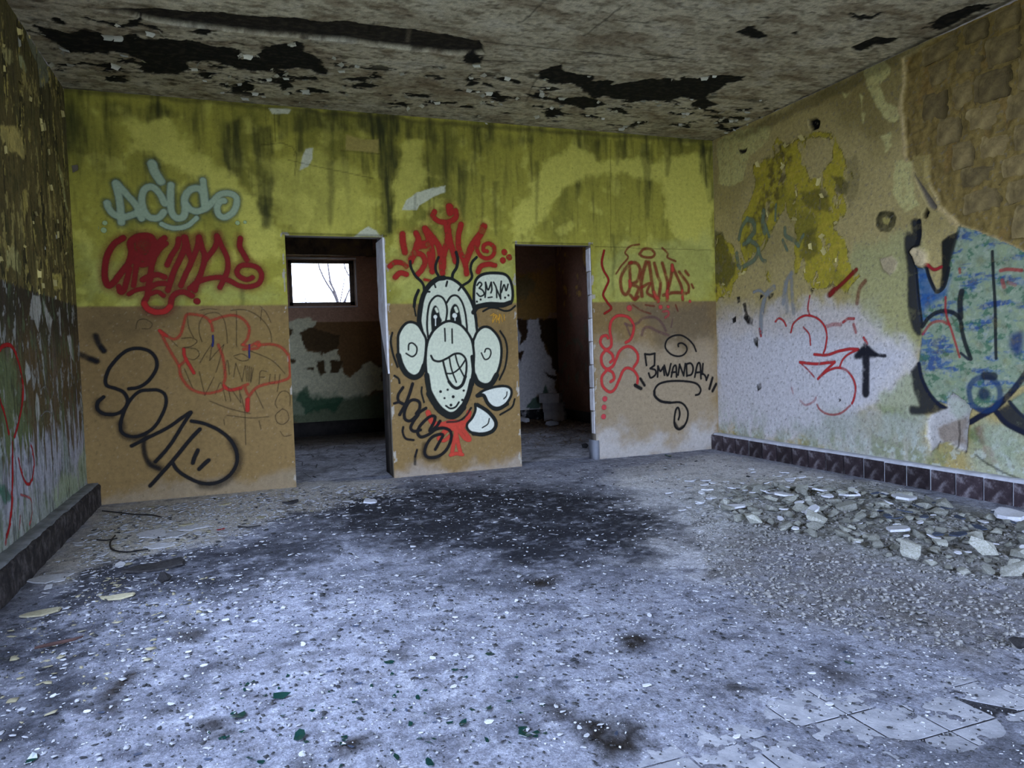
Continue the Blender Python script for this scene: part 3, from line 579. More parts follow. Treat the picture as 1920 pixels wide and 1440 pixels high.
link('ceiling_slab', boxes_mesh('ceiling_slab', [(-0.3, W+0.3, YF, YB+0.3, H+0.07, H+0.4), (-0.3, W+0.3, YF-0.3, -3.9, H, H+0.4)]), M_CORE, ceiling)

# ---------------- front wall behind the camera, with its openings, and the ground outside
M_FRONT = mat_plain('front_wall_plaster', [(0.30, 0.27, 0.20), (0.42, 0.38, 0.30)], 3)
xs = [0.0]; bx = []
for (x0, x1, z0_, z1_) in OPENINGS:
    bx.append((xs[-1], x0, YF-0.25, YF, 0, H)); bx.append((x0, x1, YF-0.25, YF, z1_, H))
    if z0_ > 0: bx.append((x0, x1, YF-0.25, YF, -0.2, z0_))
    xs.append(x1)
bx.append((xs[-1], W, YF-0.25, YF, 0, H))
tag(link('wall_front', boxes_mesh('wall_front', bx), M_FRONT), kind='structure')['label'] = 'front wall with two wide openings behind the viewer'
M_GROUND = mat_plain('outdoor_ground', [(0.10, 0.11, 0.06), (0.20, 0.19, 0.13)], 2)
tag(link('ground', boxes_mesh('ground', [(-40, 46, -50, 50, -0.45, -0.32)]), M_GROUND), kind='structure')['label'] = 'bare ground outside the building'

# ---------------- floor: tiles under dust, soot and rubble
Fw = Surf(2, 0.0, 1, seg((0, W, 0.0125)), seg((-6.3, -3.5, 0.011), (-3.5, 0.0, 0.015), (0.0, 0.25, 0.03)))
U, V = Fw.U, Fw.V
n1 = fbm(U*0.9, V*0.9, 5, 10); n2 = fbm(U*3, V*3, 5, 20, 0.6); n3 = fbm(U*11, V*11, 4, 30, 0.6); n4 = fbm(U*26, V*26, 3, 40)
DU, DG, DT, SO = lin(164,167,179), lin(112,115,126), lin(228,220,202), lin(22,23,30)
Fw.c[:] = DU; Fw.paint(ss(-0.15, 0.4, n2)*0.55, DG); Fw.paint(ss(0.05, 0.35, n3)*0.45, lin(120,118,120)); Fw.paint(ss(0.1, 0.4, -n3)*0.35, lin(212,214,220))
def PF(col, pts, soft=0.1, warp=0.12, k=1.0, mod=1.0):
    m = Fw.poly(pts, soft, warp)*k*mod; Fw.paint(np.clip(m, 0, 1), col); return m
PF(lin(240,240,242), [(1150,900),(1345,862),(1560,905),(1500,945),(1400,985),(1330,1080),(1230,1060),(1190,960)], 0.25, 0.2, 0.9)  # white plaster dust, painted brighter to offset the weak light there
PF(DT, [(190,950),(560,905),(740,900),(740,925),(500,980),(330,1030),(120,1090),(60,1090)], 0.15, 0.15, 0.7)
PF(lin(230,224,208), [(200,990),(400,975),(400,1020),(200,1045)], 0.1, 0.15, 0.5)
soot_shade = np.clip(Fw.poly([(540,975),(640,930),(780,915),(900,908),(1040,915),(1180,930),(1260,965),(1290,1020),(1200,1060),(1060,1075),(900,1060),(760,1030),(620,1010)], 0.45, 0.20)*1.0, 0, 1)
soot_shade = np.maximum(soot_shade, Fw.poly([(590,950),(700,925),(1000,925),(1200,960),(1160,985),(900,985),(760,965)], 0.25, 0.15)*0.95)
soot_shade = np.maximum(soot_shade, 0.75*Fw.poly([(180,1060),(330,1035),(560,1000),(640,1010),(600,1080),(480,1100),(330,1130),(150,1140),(60,1150),(90,1110)], 0.15, 0.2))
soot_shade = np.maximum(soot_shade, 0.55*Fw.poly([(-60,1120),(120,1130),(330,1150),(420,1230),(300,1330),(260,1460),(-120,1460)], 0.45, 0.25))  # this and next patch: soot deepened to shade the over-lit left foreground
soot_shade = np.maximum(soot_shade, 0.8*Fw.poly([(0,1180),(100,1140),(160,1150),(150,1200),(250,1250),(180,1340),(60,1400),(0,1420)], 0.15, 0.2))
soot_shade = np.maximum(soot_shade, 0.5*Fw.poly([(480,1110),(740,1060),(1100,1080),(1250,1090),(1000,1110),(700,1110)], 0.15, 0.2))
soot_shade = np.clip(soot_shade*np.clip(0.98+0.8*n2+0.7*n3+0.6*n4, 0.15, 1.05), 0, 1)
Fw.paint(ss(0.12, 0.34, fbm(U*6, V*6, 5, 66, 0.6))*0.52, lin(78,78,88)); Fw.paint(np.clip(soot_shade, 0, 0.93), SO)
dirt = np.zeros_like(U)
for pts, k in [([(1155,1200),(1190,1190),(1240,1200),(1200,1225),(1160,1215)],0.9), ([(1090,1340),(1140,1350),(1200,1370),(1205,1430),(1120,1435),(1100,1390)],0.85), ([(660,1400),(720,1375),(715,1410),(670,1425)],0.9), ([(740,1225),(780,1220),(775,1245),(745,1245)],0.6), ([(790,1325),(825,1320),(822,1345),(795,1348)],0.7), ([(380,1350),(440,1350),(450,1380),(400,1392)],0.7),
               ([(170,1325),(240,1270),(300,1255),(220,1310)],0.9), ([(150,1340),(220,1320),(180,1350)],0.8), ([(990,1090),(1040,1085),(1040,1105),(1000,1105)],0.8), ([(1040,1310),(1065,1312),(1095,1345),(1060,1345)],0.8), ([(320,1180),(390,1185),(380,1210),(330,1205)],0.6), ([(560,1430),(600,1425),(610,1440),(560,1440)],0.8), ([(1320,1070),(1370,1065),(1360,1085),(1325,1085)],0.6), ([(1490,1240),(1600,1265),(1610,1290),(1540,1275)],0.55), ([(1370,1270),(1440,1285),(1420,1300),(1380,1290)],0.7),
               ([(390,1255),(470,1235),(460,1260),(400,1270)],0.35), ([(500,1230),(600,1215),(590,1250),(510,1260)],0.3)]:
    dirt = np.maximum(dirt, Fw.poly(pts, 0.05, 0.06)*k)
Fw.paint(np.clip(dirt*1.25, 0, 1)*np.clip(1.0+0.8*n3, 0.3, 1), lin(44,38,32))
heap = Fw.poly([(1285,935),(1380,905),(1500,900),(1660,915),(1800,960),(1960,1000),(2100,1060),(2000,1110),(1800,1090),(1600,1050),(1450,1010),(1330,990)], 0.25, 0.15)
spill = Fw.poly([(1290,1000),(1450,1000),(1600,1040),(1800,1080),(2100,1100),(2100,1240),(1800,1230),(1600,1180),(1420,1150),(1330,1090)], 0.25, 0.2)
Fw.paint(heap*0.7, lin(160,159,146)); Fw.paint(np.clip(spill*(0.5+0.6*n2), 0, 1), lin(140,135,128))
PF(lin(226,222,214), [(1150,880),(1345,850),(1700,915),(1560,915),(1300,920),(1160,910)], 0.1, 0.1, 0.4)
# where the tiles show, the bed lies below their faces
tile_zone = Fw.poly([(1330,1345),(1480,1300),(1650,1300),(1760,1285),(1920,1240),(2100,1200),(2200,1500),(1150,1500)], 0.15, 0.14)
Fw.h = 0.0045+0.004*n2+0.005*np.abs(n3)+0.003*n4
Fw.h += heap*(0.04+0.02*n2+0.016*n3+0.012*n4)+spill*(0.008+0.008*n3+0.008*n4)+0.02*dirt*np.abs(n3)
Fw.h = Fw.h*(1-tile_zone)+tile_zone*(-0.0022+0.006*ss(0.0, 0.28, n2+0.4*n3)+0.001*n3)
smear = Fw.poly([(1690,1410),(1800,1400),(1930,1345),(1960,1460),(1740,1470)], 0.06, 0.1); Fw.h += 0.0045*smear*tile_zone; Fw.paint(smear*0.75, lin(96,98,106))
Fw.paint(tile_zone*(1-ss(-0.0013, -0.0003, Fw.h))*0.9, lin(40,39,40))
Fw.h[V > 0.0] = np.minimum(Fw.h[V > 0.0], 0.012)
floor = tag(Fw.build('floor', M_FLOOR), kind='structure'); floor['label'] = 'floor under pale dust with a black burnt patch'
link('floor_slab', boxes_mesh('floor_slab', [(-0.3, W+0.3, YF-0.3, YB+0.3, -0.31, -0.035), (0, W, YF, -6.3, -0.2, 0.0)]), M_CORE, floor)
def floor_z(x, y): return float(Fw.sample(np.array([x]), np.array([y]))[0])
M_TILE = mat_plain('dusty_floor_tile', [(0.22, 0.23, 0.26), (0.40, 0.41, 0.44), (0.52, 0.53, 0.56)], 11, rough=0.7, bump=0.4, bscale=60, rand=0.10)
def tile_mesh(cut):
    s = 0.0958; p = [(-s, -s), (s, -s), (s, s), (-s, s)]
    if cut is not None:
        k, a, b = cut; c = p[k]; prv = p[k-1]; nxt = p[(k+1) % 4]
        p[k:k+1] = [(c[0]+(prv[0]-c[0])*a, c[1]+(prv[1]-c[1])*a), (c[0]+(nxt[0]-c[0])*b, c[1]+(nxt[1]-c[1])*b)]
    bm = bmesh.new(); n = len(p); t = [bm.verts.new((x*0.998, y*0.998, 0)) for x, y in p]; e = [bm.verts.new((x, y, -0.0004)) for x, y in p]; d = [bm.verts.new((x, y, -0.02)) for x, y in p]
    bm.faces.new(t); bm.faces.new(d[::-1])
    for i in range(n):
        j = (i+1) % n; bm.faces.new((t[j], t[i], e[i], e[j])); bm.faces.new((e[j], e[i], d[i], d[j]))
    me = bpy.data.meshes.new('floor_tile'); bm.to_mesh(me); bm.free(); me.materials.append(M_TILE); return me
TM = {None: tile_mesh(None)}
CUTS = {(3.545, -5.34): (0, 0.75, 0.55), (3.545, -5.14): (3, 0.25, 0.2), (3.345, -5.54): (1, 0.35, 0.5), (2.945, -5.34): (0, 0.6, 0.4), (3.145, -5.54): (3, 0.45, 0.55), (2.745, -4.94): (2, 0.5, 0.5), (3.145, -4.94): (1, 0.4, 0.4), (2.545, -5.54): (2, 0.7, 0.5)}
tq = np.array([Fw.uv(*p) for p in [(1100,1320),(1330,1240),(1500,1265),(1650,1275),(1760,1265),(1920,1225),(2100,1200),(2200,1500),(1000,1500)]])
for ix in range(-5, 12):
    for iy in range(-4, 8):
        x, y = 2.945+0.2*ix, -5.34+0.2*iy
        if sdf(np.array([x]), np.array([y]), tq)[0] < 0.12 and y > -6.2 and x < W-0.2:
            c = CUTS.get((round(x, 3), round(y, 3)))
            if c is not None and c not in TM: TM[c] = tile_mesh(c)
            o = link('floor_tile', TM[c], None, floor); o.location = (x, y, rs.uniform(-.0006, .0006)); o.rotation_euler = (rs.uniform(-.003, .003), rs.uniform(-.003, .003), rs.uniform(-.006, .006))

# ---------------- baseboards
M_BBL = mat_plain('tarry_concrete', [(0.018, 0.016, 0.015), (0.05, 0.042, 0.038), (0.16, 0.14, 0.13)], 16, bump=1.0, bscale=28)
M_LEDGE = mat_plain('dusty_ledge', [(0.36, 0.36, 0.38), (0.58, 0.59, 0.63)], 10, bump=0.5)
M_BTILE = mat_plain('dark_glazed_tile', [(0.020, 0.014, 0.016), (0.045, 0.032, 0.036), (0.20, 0.18, 0.19)], 13, rough=0.5, bump=0.4, rand=0.4)
def curb(name, x_wall, sx, y0, y1, mat, bh, bt, seed, parent=None, rag=0.010):
    """rough curb along a side wall: section swept along y with noise"""
    ys = np.arange(y0, y1+1e-6, 0.02); sec = np.array([(0.0, bh), (bt*0.5, bh), (bt*0.94, bh-0.004), (bt, bh-0.02), (bt, bh*0.66), (bt, bh*0.33), (bt, -0.03)])
    Vv = []
    for k, (a, z) in enumerate(sec):
        nn = fbm(ys*6, ys*0+k*1.7, 4, seed); Vv.append(np.stack([x_wall+sx*(a+ys*0+(rag*nn if k > 1 else 0)), ys, z+ys*0+(rag*0.8*nn if k < 4 else 0)], 1))
    Vv = np.stack(Vv, 1); m, n = Vv.shape[:2]; idx = np.arange(m*n).reshape(m, n)
    F = [(idx[i, j], idx[i, j+1], idx[i+1, j+1], idx[i+1, j]) for i in range(m-1) for j in range(n-1)]
    return link(name, mesh_np(name, Vv.reshape(-1, 3), np.array(F), False), mat, parent)
bbl = tag(curb('baseboard_left', 0.0, 1, -6.5, -0.004, M_BBL, BB_H, BB_T, 3, rag=0.016), kind='structure'); bbl['label'] = 'black rough concrete curb along the wall foot'
curb('ledge', 0.0, 1, -6.5, -0.004, mat_plain('grey_ledge', [(0.16,0.17,0.16),(0.36,0.37,0.37)], 9), BB_H+0.009, BB_T*0.86, 9, bbl, rag=0.010)
bbr = tag(curb('baseboard_right', W, -1, -6.5, -0.004, M_LEDGE, BB_H, BB_T-0.012, 5, rag=0.004), kind='structure'); bbr['label'] = 'baseboard of dark square tiles with a dusty ledge'
me = bpy.data.meshes.new('baseboard_tile'); bm = bmesh.new(); bmesh.ops.create_cube(bm, size=1)
for v in bm.verts: v.co = Vector((v.co.x*0.014, v.co.y*0.205, v.co.z*0.165))
bmesh.ops.bevel(bm, geom=bm.edges[:], offset=0.003, segments=1); bm.to_mesh(me); bm.free(); me.materials.append(M_BTILE)
y = -0.11
while y > -4.2:
    o = link('baseboard_tile', me, None, bbr); o.location = (W-BB_T+0.004+rs.uniform(-.002, .002), y, 0.088+rs.uniform(-.003, .003)); o.scale = (1, rs.uniform(.96, 1.0), rs.uniform(.97, 1.02)); y -= 0.218

# ---------------- rooms behind the partition
Rr_ = Surf(1, YB, -1, seg((0, WIN[0], 0.02), (WIN[0], WIN[1], 0.02), (WIN[1], ADDED_WIN[0], 0.02), (ADDED_WIN[0], ADDED_WIN[1], 0.02), (ADDED_WIN[1], W, 0.02)), seg((0, WIN[2], 0.02), (WIN[2], WIN[3], 0.02), (WIN[3], H, 0.02)))
U, V = Rr_.U, Rr_.V; n2 = fbm(U*3, V*3, 5, 51, 0.6); n3 = fbm(U*9, V*9, 4, 52)
Rr_.c[:] = lin(172,136,110)
Rr_.paint((V < 1.73).astype(float), lin(122,92,56))
Rr_.paint(((V > 2.72) & (V < 9)).astype(float)*ss(0.0, 0.1, n2), lin(128,100,48))
def PB(col, pts, soft=0.01, warp=0.05, k=1.0): Rr_.paint(Rr_.poly(pts, soft, warp)*k, col)
CRM, BRN = lin(216,210,170), lin(78,58,34)
lowb = [(520,612),(555,602),(590,602),(585,625),(570,640),(580,655),(600,662),(635,655),(638,690),(660,705),(690,680),(715,690),(722,730),(700,735),(680,745),(600,760),(520,790)]
PB(CRM, lowb, 0.01, 0.06)
for pts in [[(562,625),(590,615),(640,630),(630,655),(600,662),(575,650)], [(590,675),(605,672),(612,700),(600,705)], [(615,680),(640,678),(635,700),(620,702)], [(575,690),(590,688),(588,698)], [(520,620),(550,615),(545,630)], [(520,670),(556,672),(550,680)]]: PB(lin(84,66,40), pts, 0.01, 0.05)
PB(lin(104,120,92), [(520,745),(560,735),(640,742),(720,740),(725,800),(520,800)], 0.06, 0.1, 0.8); PB(lin(40,84,56), [(555,735),(575,725),(590,745),(650,745),(620,775),(570,770)], 0.02, 0.08, 0.8)
PB(lin(176,136,60), [(965,500),(1049,500),(1049,598),(965,598)], 0.05, 0.15, 0.8); PB(lin(130,118,80), [(965,510),(1000,505),(1005,560),(965,570)], 0.05, 0.15, 0.8); PB(lin(160,126,100), [(965,455),(1052,458),(1052,505),(965,505)], 0.05, 0.1, 0.8)
PB(lin(236,232,228), [(965,600),(1010,598),(1022,625),(1020,660),(1035,680),(1042,720),(1045,790),(965,800)], 0.01, 0.07)
for pts in [[(970,598),(990,600),(985,640),(975,645)], [(1010,600),(1050,598),(1052,700),(1034,690),(1030,660),(1015,630)], [(972,655),(985,662),(976,680)], [(1020,700),(1042,705),(1040,712),(1024,708)]]: PB(lin(74,54,36), pts, 0.01, 0.05)
PB(lin(60,100,76), [(985,765),(1000,745),(1015,740),(1024,722),(1028,740),(1015,765)], 0.01, 0.06, 0.9)
for w_ in (WIN, ADDED_WIN): Rr_.keep &= ~((U > w_[0]+1e-4) & (U < w_[1]-1e-4) & (V > w_[2]+1e-4) & (V < w_[3]-1e-4))
Rr_.h += 0.003*n2
wall_rear = tag(Rr_.build('wall_rear', M_ROUGH), kind='structure'); wall_rear['label'] = 'far wall of the back rooms with peeling paint and a window'
x0, x1, z0, z1 = WIN
for b_ in [(-0.1, x0, YB+0.01, YB+0.3, -0.1, H+0.1), (x1, ADDED_WIN[0], YB+0.01, YB+0.3, -0.1, H+0.1), (ADDED_WIN[1], W+0.1, YB+0.01, YB+0.3, -0.1, H+0.1), (ADDED_WIN[0], ADDED_WIN[1], YB+0.01, YB+0.3, -0.1, z0), (ADDED_WIN[0], ADDED_WIN[1], YB+0.01, YB+0.3, z1, H+0.1), (x0, x1, YB+0.01, YB+0.3, -0.1, z0), (x0, x1, YB+0.01, YB+0.3, z1, H+0.1)]: link('wall_core', boxes_mesh('wall_core', [b_]), M_CORE, wall_rear)
M_WF = mat_plain('rusty_window_frame', [(0.10, 0.075, 0.055), (0.20, 0.15, 0.11)], 14, rough=0.7)
M_SILL = mat_plain('pale_window_edge', [(0.5, 0.48, 0.45), (0.7, 0.68, 0.66)], 8)
t = 0.055
for wn, (x0, x1, z0, z1), lb in (('window_1', WIN, 'small open window without glass in the far wall'), ('added_window', ADDED_WIN, 'added unseen window that brightens the other back room')):
    win = bpy.data.objects.new(wn, None); COL.objects.link(win); tag(win, kind='structure'); win['label'] = lb
    for nm, b_ in [('frame_rail', (x0-.01, x1+.01, YB+.05, YB+.12, z0-.01, z0+t)), ('frame_rail', (x0-.01, x1+.01, YB+.05, YB+.12, z1-t*.8, z1+.01)), ('frame_post', (x0-.01, x0+t, YB+.05, YB+.12, z0, z1)), ('frame_post', (x1-t*1.2, x1+.01, YB+.05, YB+.12, z0, z1))]: link(nm, boxes_mesh(nm, [b_]), M_WF, win)
    for nm, b_ in [('edge_bead', (x0-.03, x1+.035, YB-.012, YB+.012, z0-.03, z0-.012)), ('edge_bead', (x1+.012, x1+.032, YB-.012, YB+.012, z0-.03, z1+.02)), ('edge_bead', (x0-.03, x1+.035, YB-.02, YB+.012, z1+.012, z1+.04))]: link(nm, boxes_mesh(nm, [b_]), M_SILL, win)
beam = tag(link('lintel_beam', boxes_mesh('lintel_beam', [(0, 2.99+0.26, YB-0.10, YB, 2.74, H)]), mat_plain('flaking_beam_paint', [(0.05,0.035,0.025),(0.14,0.10,0.06),(0.24,0.17,0.06)], 5)), kind='structure'); beam['label'] = 'flaking beam above the small window'
# divider between the two back rooms, their ceiling/side wall and baseboards
M_BACK = mat_plain('dark_back_room_paint', [(0.16, 0.10, 0.07), (0.27, 0.17, 0.12), (0.36, 0.25, 0.13)], 2.2)
dv = tag(link('wall_divider', boxes_mesh('wall_divider', [(3.36, 3.48, TH, YB, 0, H)]), M_BACK), kind='structure'); dv['label'] = 'dark cross wall between the two back rooms'
Sw = Surf(0, W-0.01, -1, seg((TH, YB, 0.03)), seg((0, H, 0.03))); U, V = Sw.U, Sw.V; n2 = fbm(U*2, V*1.5, 5, 81, 0.6); n3 = fbm(U*5, V*5, 4, 82)
Sw.c[:] = lin(132,96,76); Sw.paint(ss(0.0, 0.3, n2)*0.7, lin(96,66,50)); Sw.paint(ss(0.20, 0.24, n2+0.4*n3)*(V > 1.7), lin(176,134,70)); Sw.paint(ss(0.22, 0.3, n3)*(V < 1.8)*0.6, lin(96,110,86)); Sw.paint((V < 1.73)*0.3, lin(110,84,74))
sv = tag(Sw.build('wall_side', M_ROUGH, flip=True), kind='structure'); sv['label'] = 'brown side wall of the back room'
M_SOOT = mat_plain('soot_black_paint', [(0.012, 0.011, 0.010), (0.035, 0.03, 0.026)], 6)
b_ = tag(link('baseboard_rear', boxes_mesh('baseboard_rear', [(0, 3.36, YB-0.05, YB, 0, 0.22)]), M_SOOT), kind='structure'); b_['label'] = 'black baseboard below the small window'
M_PEELB = mat_plain('flaked_black_baseboard', [(0.015, 0.014, 0.014), (0.03, 0.03, 0.03), (0.55, 0.55, 0.56)], 9)
b_ = tag(link('baseboard_far', boxes_mesh('baseboard_far', [(3.48, 6.05, YB-0.05, YB, 0, 0.2)]), M_PEELB), kind='structure'); b_['label'] = 'flaked black and white baseboard beside the concrete blocks'
b_ = tag(link('baseboard_side', boxes_mesh('baseboard_side', [(W-0.06, W-0.01, TH, YB, 0, 0.2)]), M_SOOT), kind='structure'); b_['label'] = 'dark baseboard in the shaded back room'
Fb = Surf(2, 0.0, 1, seg((0, W, 0.03)), seg((0.2, YB, 0.03)))
U, V = Fb.U, Fb.V; n2 = fbm(U*3, V*3, 5, 61, 0.6); n3 = fbm(U*10, V*10, 4, 62, 0.6)
Fb.c[:] = lin(206,206,210); Fb.paint(ss(-0.1, 0.35, n2)*0.6, lin(120,116,112)); Fb.paint(ss(0.0, 0.3, n3)*0.5, lin(96,92,90))
straw = ss(2.2, 3.4, V+0.5*n2); Fb.paint(straw*0.75, lin(104,88,66)); dk = ss(5.2, 5.9, U+0.3*n2+0.12*(V-1.5)); Fb.paint(dk*0.8*(U > 3.5), lin(86,66,46)); Fb.paint((U < 3.4)*ss(3.6, 4.2, V+0.3*n2)*0.6, lin(70,62,56))
Fb.h += 0.006+0.008*n2+0.012*np.abs(n3)+0.05*dk*(0.5+n3)*(U > 3.5)*ss(0.4, 1.2, V)
fb = Fb.build('floor_far', M_FLOOR); tag(fb, kind='structure'); fb['label'] = 'dusty floor of the back rooms'
# ================================================================== GRAFFITI (films of paint on the walls)
CA, CBm, CC, CDm, CE_, CFm = (160,290,4.644), (140,570,3.79), (720,370,5.333), (720,620,5.144), (1110,440,6.0), (1110,620,6.0)
CG, CH, CI, CJ, CK, CL = (1330,240,4.8), (1330,500,4.8), (1620,380,4.8), (1620,640,4.5), (0,540,4.5), (0,840,4.236)
RED, REDB, BLKP, MINT = lin(126,22,16), lin(176,38,28), lin(20,17,14), lin(158,172,136)

# --- pale green ACIDO
s = Spray(B, CA, (185,300,460,440))
halo = lin(70,92,74)
AC = [([(190,420),(205,470),(250,520),(330,545),(420,520),(470,500)],46), ([(265,250),(285,340),(305,450),(315,590)],50), ([(285,265),(360,345),(440,440),(488,555)],46), ([(580,80),(605,150),(655,230)],62),
      ([(690,425),(650,345),(590,285),(525,295),(492,370),(505,470),(550,540),(610,555),(650,540),(682,500)],46),
      ([(745,265),(742,380),(748,480),(775,538),(820,555),(860,530),(870,470),(866,380),(905,315),(970,292),(1020,330),(1040,440)],48), ([(1025,225),(1035,320),(1045,440)],46),
      ([(880,440),(920,480),(980,492),(1050,465),(1110,410),(1170,350),(1250,337),(1312,370),(1315,440),(1280,508),(1210,545),(1162,520),(1147,460),(1170,412),(1208,402)],44), ([(665,605),(730,632),(810,640),(890,618),(970,552)],34)]
for p, w in AC: s.stroke(p, w+26, halo, 0.6, 0.55)
for p, w in AC: s.stroke(p, w, MINT, 0.35, 0.95)
for p, r in [((85,637),24), ((170,595),17), ((160,658),20), ((1325,595),16), ((1390,588),12)]: s.dot(p, r, lin(160,176,120))
s.build('graffiti_acido', wall_back, 'pale green spray lettering reading ACIDO', M_SPRAY)

# --- red SPEMA
s = Spray(B, CA, (175,425,510,600))
SP = [([(330,725),(250,780),(195,870),(172,980),(172,1080),(200,1140),(250,1110),(310,1030),(380,940),(400,850),(392,770),(430,725),(500,705),(570,715),(600,775),(585,850),(535,900),(470,895),(425,860)],50),
      ([(385,995),(365,1080),(335,1180),(305,1195),(292,1150)],44), ([(460,870),(440,1010),(420,1140)],40), ([(430,930),(500,960),(560,930),(610,850),(650,760),(690,725)],46),
      ([(700,775),(640,830),(590,920),(570,1030),(555,1130),(540,1230),(512,1290),(540,1340),(610,1370),(690,1363),(738,1320),(755,1250),(800,1205),(860,1197),(930,1230)],46),
      ([(500,1090),(560,1060),(630,1045),(690,1065)],46), ([(570,1150),(630,1125),(692,1122)],44), ([(380,1215),(440,1180),(510,1165)],36), ([(570,1212),(630,1195),(680,1228)],36),
      ([(712,960),(750,880),(800,800),(812,735)],42), ([(862,720),(868,800),(820,920),(770,1020),(720,1180)],46), ([(872,720),(900,850),(922,930),(880,1030),(832,1140)],44), ([(930,920),(970,820),(990,720)],42),
      ([(990,720),(1020,820),(1040,900),(1010,1020),(970,1120),(955,1180)],44), ([(1050,910),(1100,850),(1140,780),(1147,710)],42), ([(1147,710),(1190,800),(1235,900),(1240,1000),(1210,1080),(1172,1155)],42),
      ([(910,1165),(980,1110),(1070,1080),(1170,1070),(1260,1100),(1340,1140),(1430,1150),(1510,1120),(1535,1050),(1500,985),(1420,962),(1350,972),(1320,1020),(1350,1068),(1410,1088),(1455,1070)],42), ([(1350,730),(1345,800),(1375,860),(1405,915)],44)]
for p, w in SP: s.stroke(p, w+34, RED, 0.7, 0.35)
for p, w in SP: s.stroke(p, w*0.88, RED, 0.3, 0.97)
s.fill([(420,730),(520,700),(590,760),(560,860),(480,880),(420,820)], RED, 0.03, 0.8); s.dot((972,1277), 24, RED)
s.stroke([(515,1300),(545,1342),(610,1370),(690,1363),(735,1325)], 40, REDB, 0.3, 0.8)
s.build('graffiti_spema', wall_back, 'dark red spray lettering reading SPEMA with a curled tail', M_SPRAY)

# --- black SOAD
s = Spray(B, CBm, (148,620,460,925))
SO_ = [([(385,603),(460,590),(530,540),(580,460),(578,390),(530,335),(450,315),(370,332),(300,390),(245,460),(220,530),(230,580),(290,600),(350,630),(376,690),(350,750),(290,782),(215,782),(165,750),(165,700),(206,660)],21),
       ([(540,610),(460,622),(390,690),(345,780),(325,870),(345,920),(410,943),(480,930),(560,880),(620,790),(650,700),(638,640),(590,612),(540,610)],20),
       ([(405,1008),(520,950),(660,880),(760,810),(826,770),(780,840),(700,970),(640,1050),(575,1120)],21), ([(537,1292),(620,1200),(700,1110),(790,1000),(850,930),(890,890)],23),
       ([(830,832),(920,850),(1030,900),(1110,970),(1152,1060),(1145,1150),(1088,1228),(1000,1272),(900,1272),(800,1230),(730,1180),(697,1130)],21), ([(875,1040),(852,1090),(840,1130)],24), ([(952,1110),(915,1142),(885,1172)],24)]
for p, w in SO_: s.stroke(p, w, BLKP, 0.3, 0.96)
for p, w, a in [([(165,690),(160,750),(200,785),(260,790)],40,.4), ([(328,850),(340,915),(400,950),(470,945)],44,.5), ([(508,930),(490,1000),(502,1080),(540,1140),(600,1170)],26,.75), ([(545,1140),(600,1165)],50,.4), ([(1120,980),(1165,1070),(1155,1160),(1090,1240),(1000,1285),(900,1285)],50,.45), ([(150,225),(170,280),(205,330)],30,.8), ([(45,360),(100,385),(155,408)],32,.65), ([(190,310),(207,332)],24,.9), ([(110,390),(155,408)],24,.8), ([(640,1050),(575,1120)],24,.4)]:
    s.stroke(p, w, BLKP, 0.8, a)
s.build('graffiti_soad', wall_back, 'large black spray lettering reading SOAD running diagonally', M_SPRAY)

# --- orange outline with pencil scribble
s = Spray(B, CBm, (245,575,555,830))
ORG = lin(178,62,38)
for p in [[(605,190),(660,230),(710,250),(750,220),(770,160),(785,100),(800,75),(860,75),(930,95),(970,140),(980,190)], [(960,122),(1050,92),(1130,80),(1200,110),(1240,170),(1230,240),(1200,285)], [(1290,292),(1400,287),(1470,310),(1520,370),(1530,450),(1525,520),(1460,550),(1380,565),(1300,590),(1250,640),(1230,690),(1228,755)],
          [(1228,640),(1210,590),(1230,570),(1160,600),(1100,610),(1060,580)], [(605,190),(650,280),(700,370),(740,440),(755,510),(800,580),(860,620),(940,635),(1020,620),(1060,600)], [(775,320),(785,380),(820,440),(847,490)], [(745,440),(775,412),(795,390)], [(1020,290),(1050,370),(1065,450),(1070,520),(1060,560)], [(1190,290),(1240,300),(1305,270),(1300,312),(1200,322)]]:
    s.stroke(p, 17, ORG, 0.5, 0.62)
s.stroke([(1228,680),(1228,755)], 26, REDB, 0.3, 0.8); s.stroke([(605,190),(650,225)], 22, REDB, 0.3, 0.6); s.stroke([(775,320),(785,380),(847,490)], 20, REDB, 0.3, 0.7); s.stroke([(1060,580),(1100,610),(1180,600)], 20, REDB, 0.3, 0.6)
PEN = lin(52,42,26)
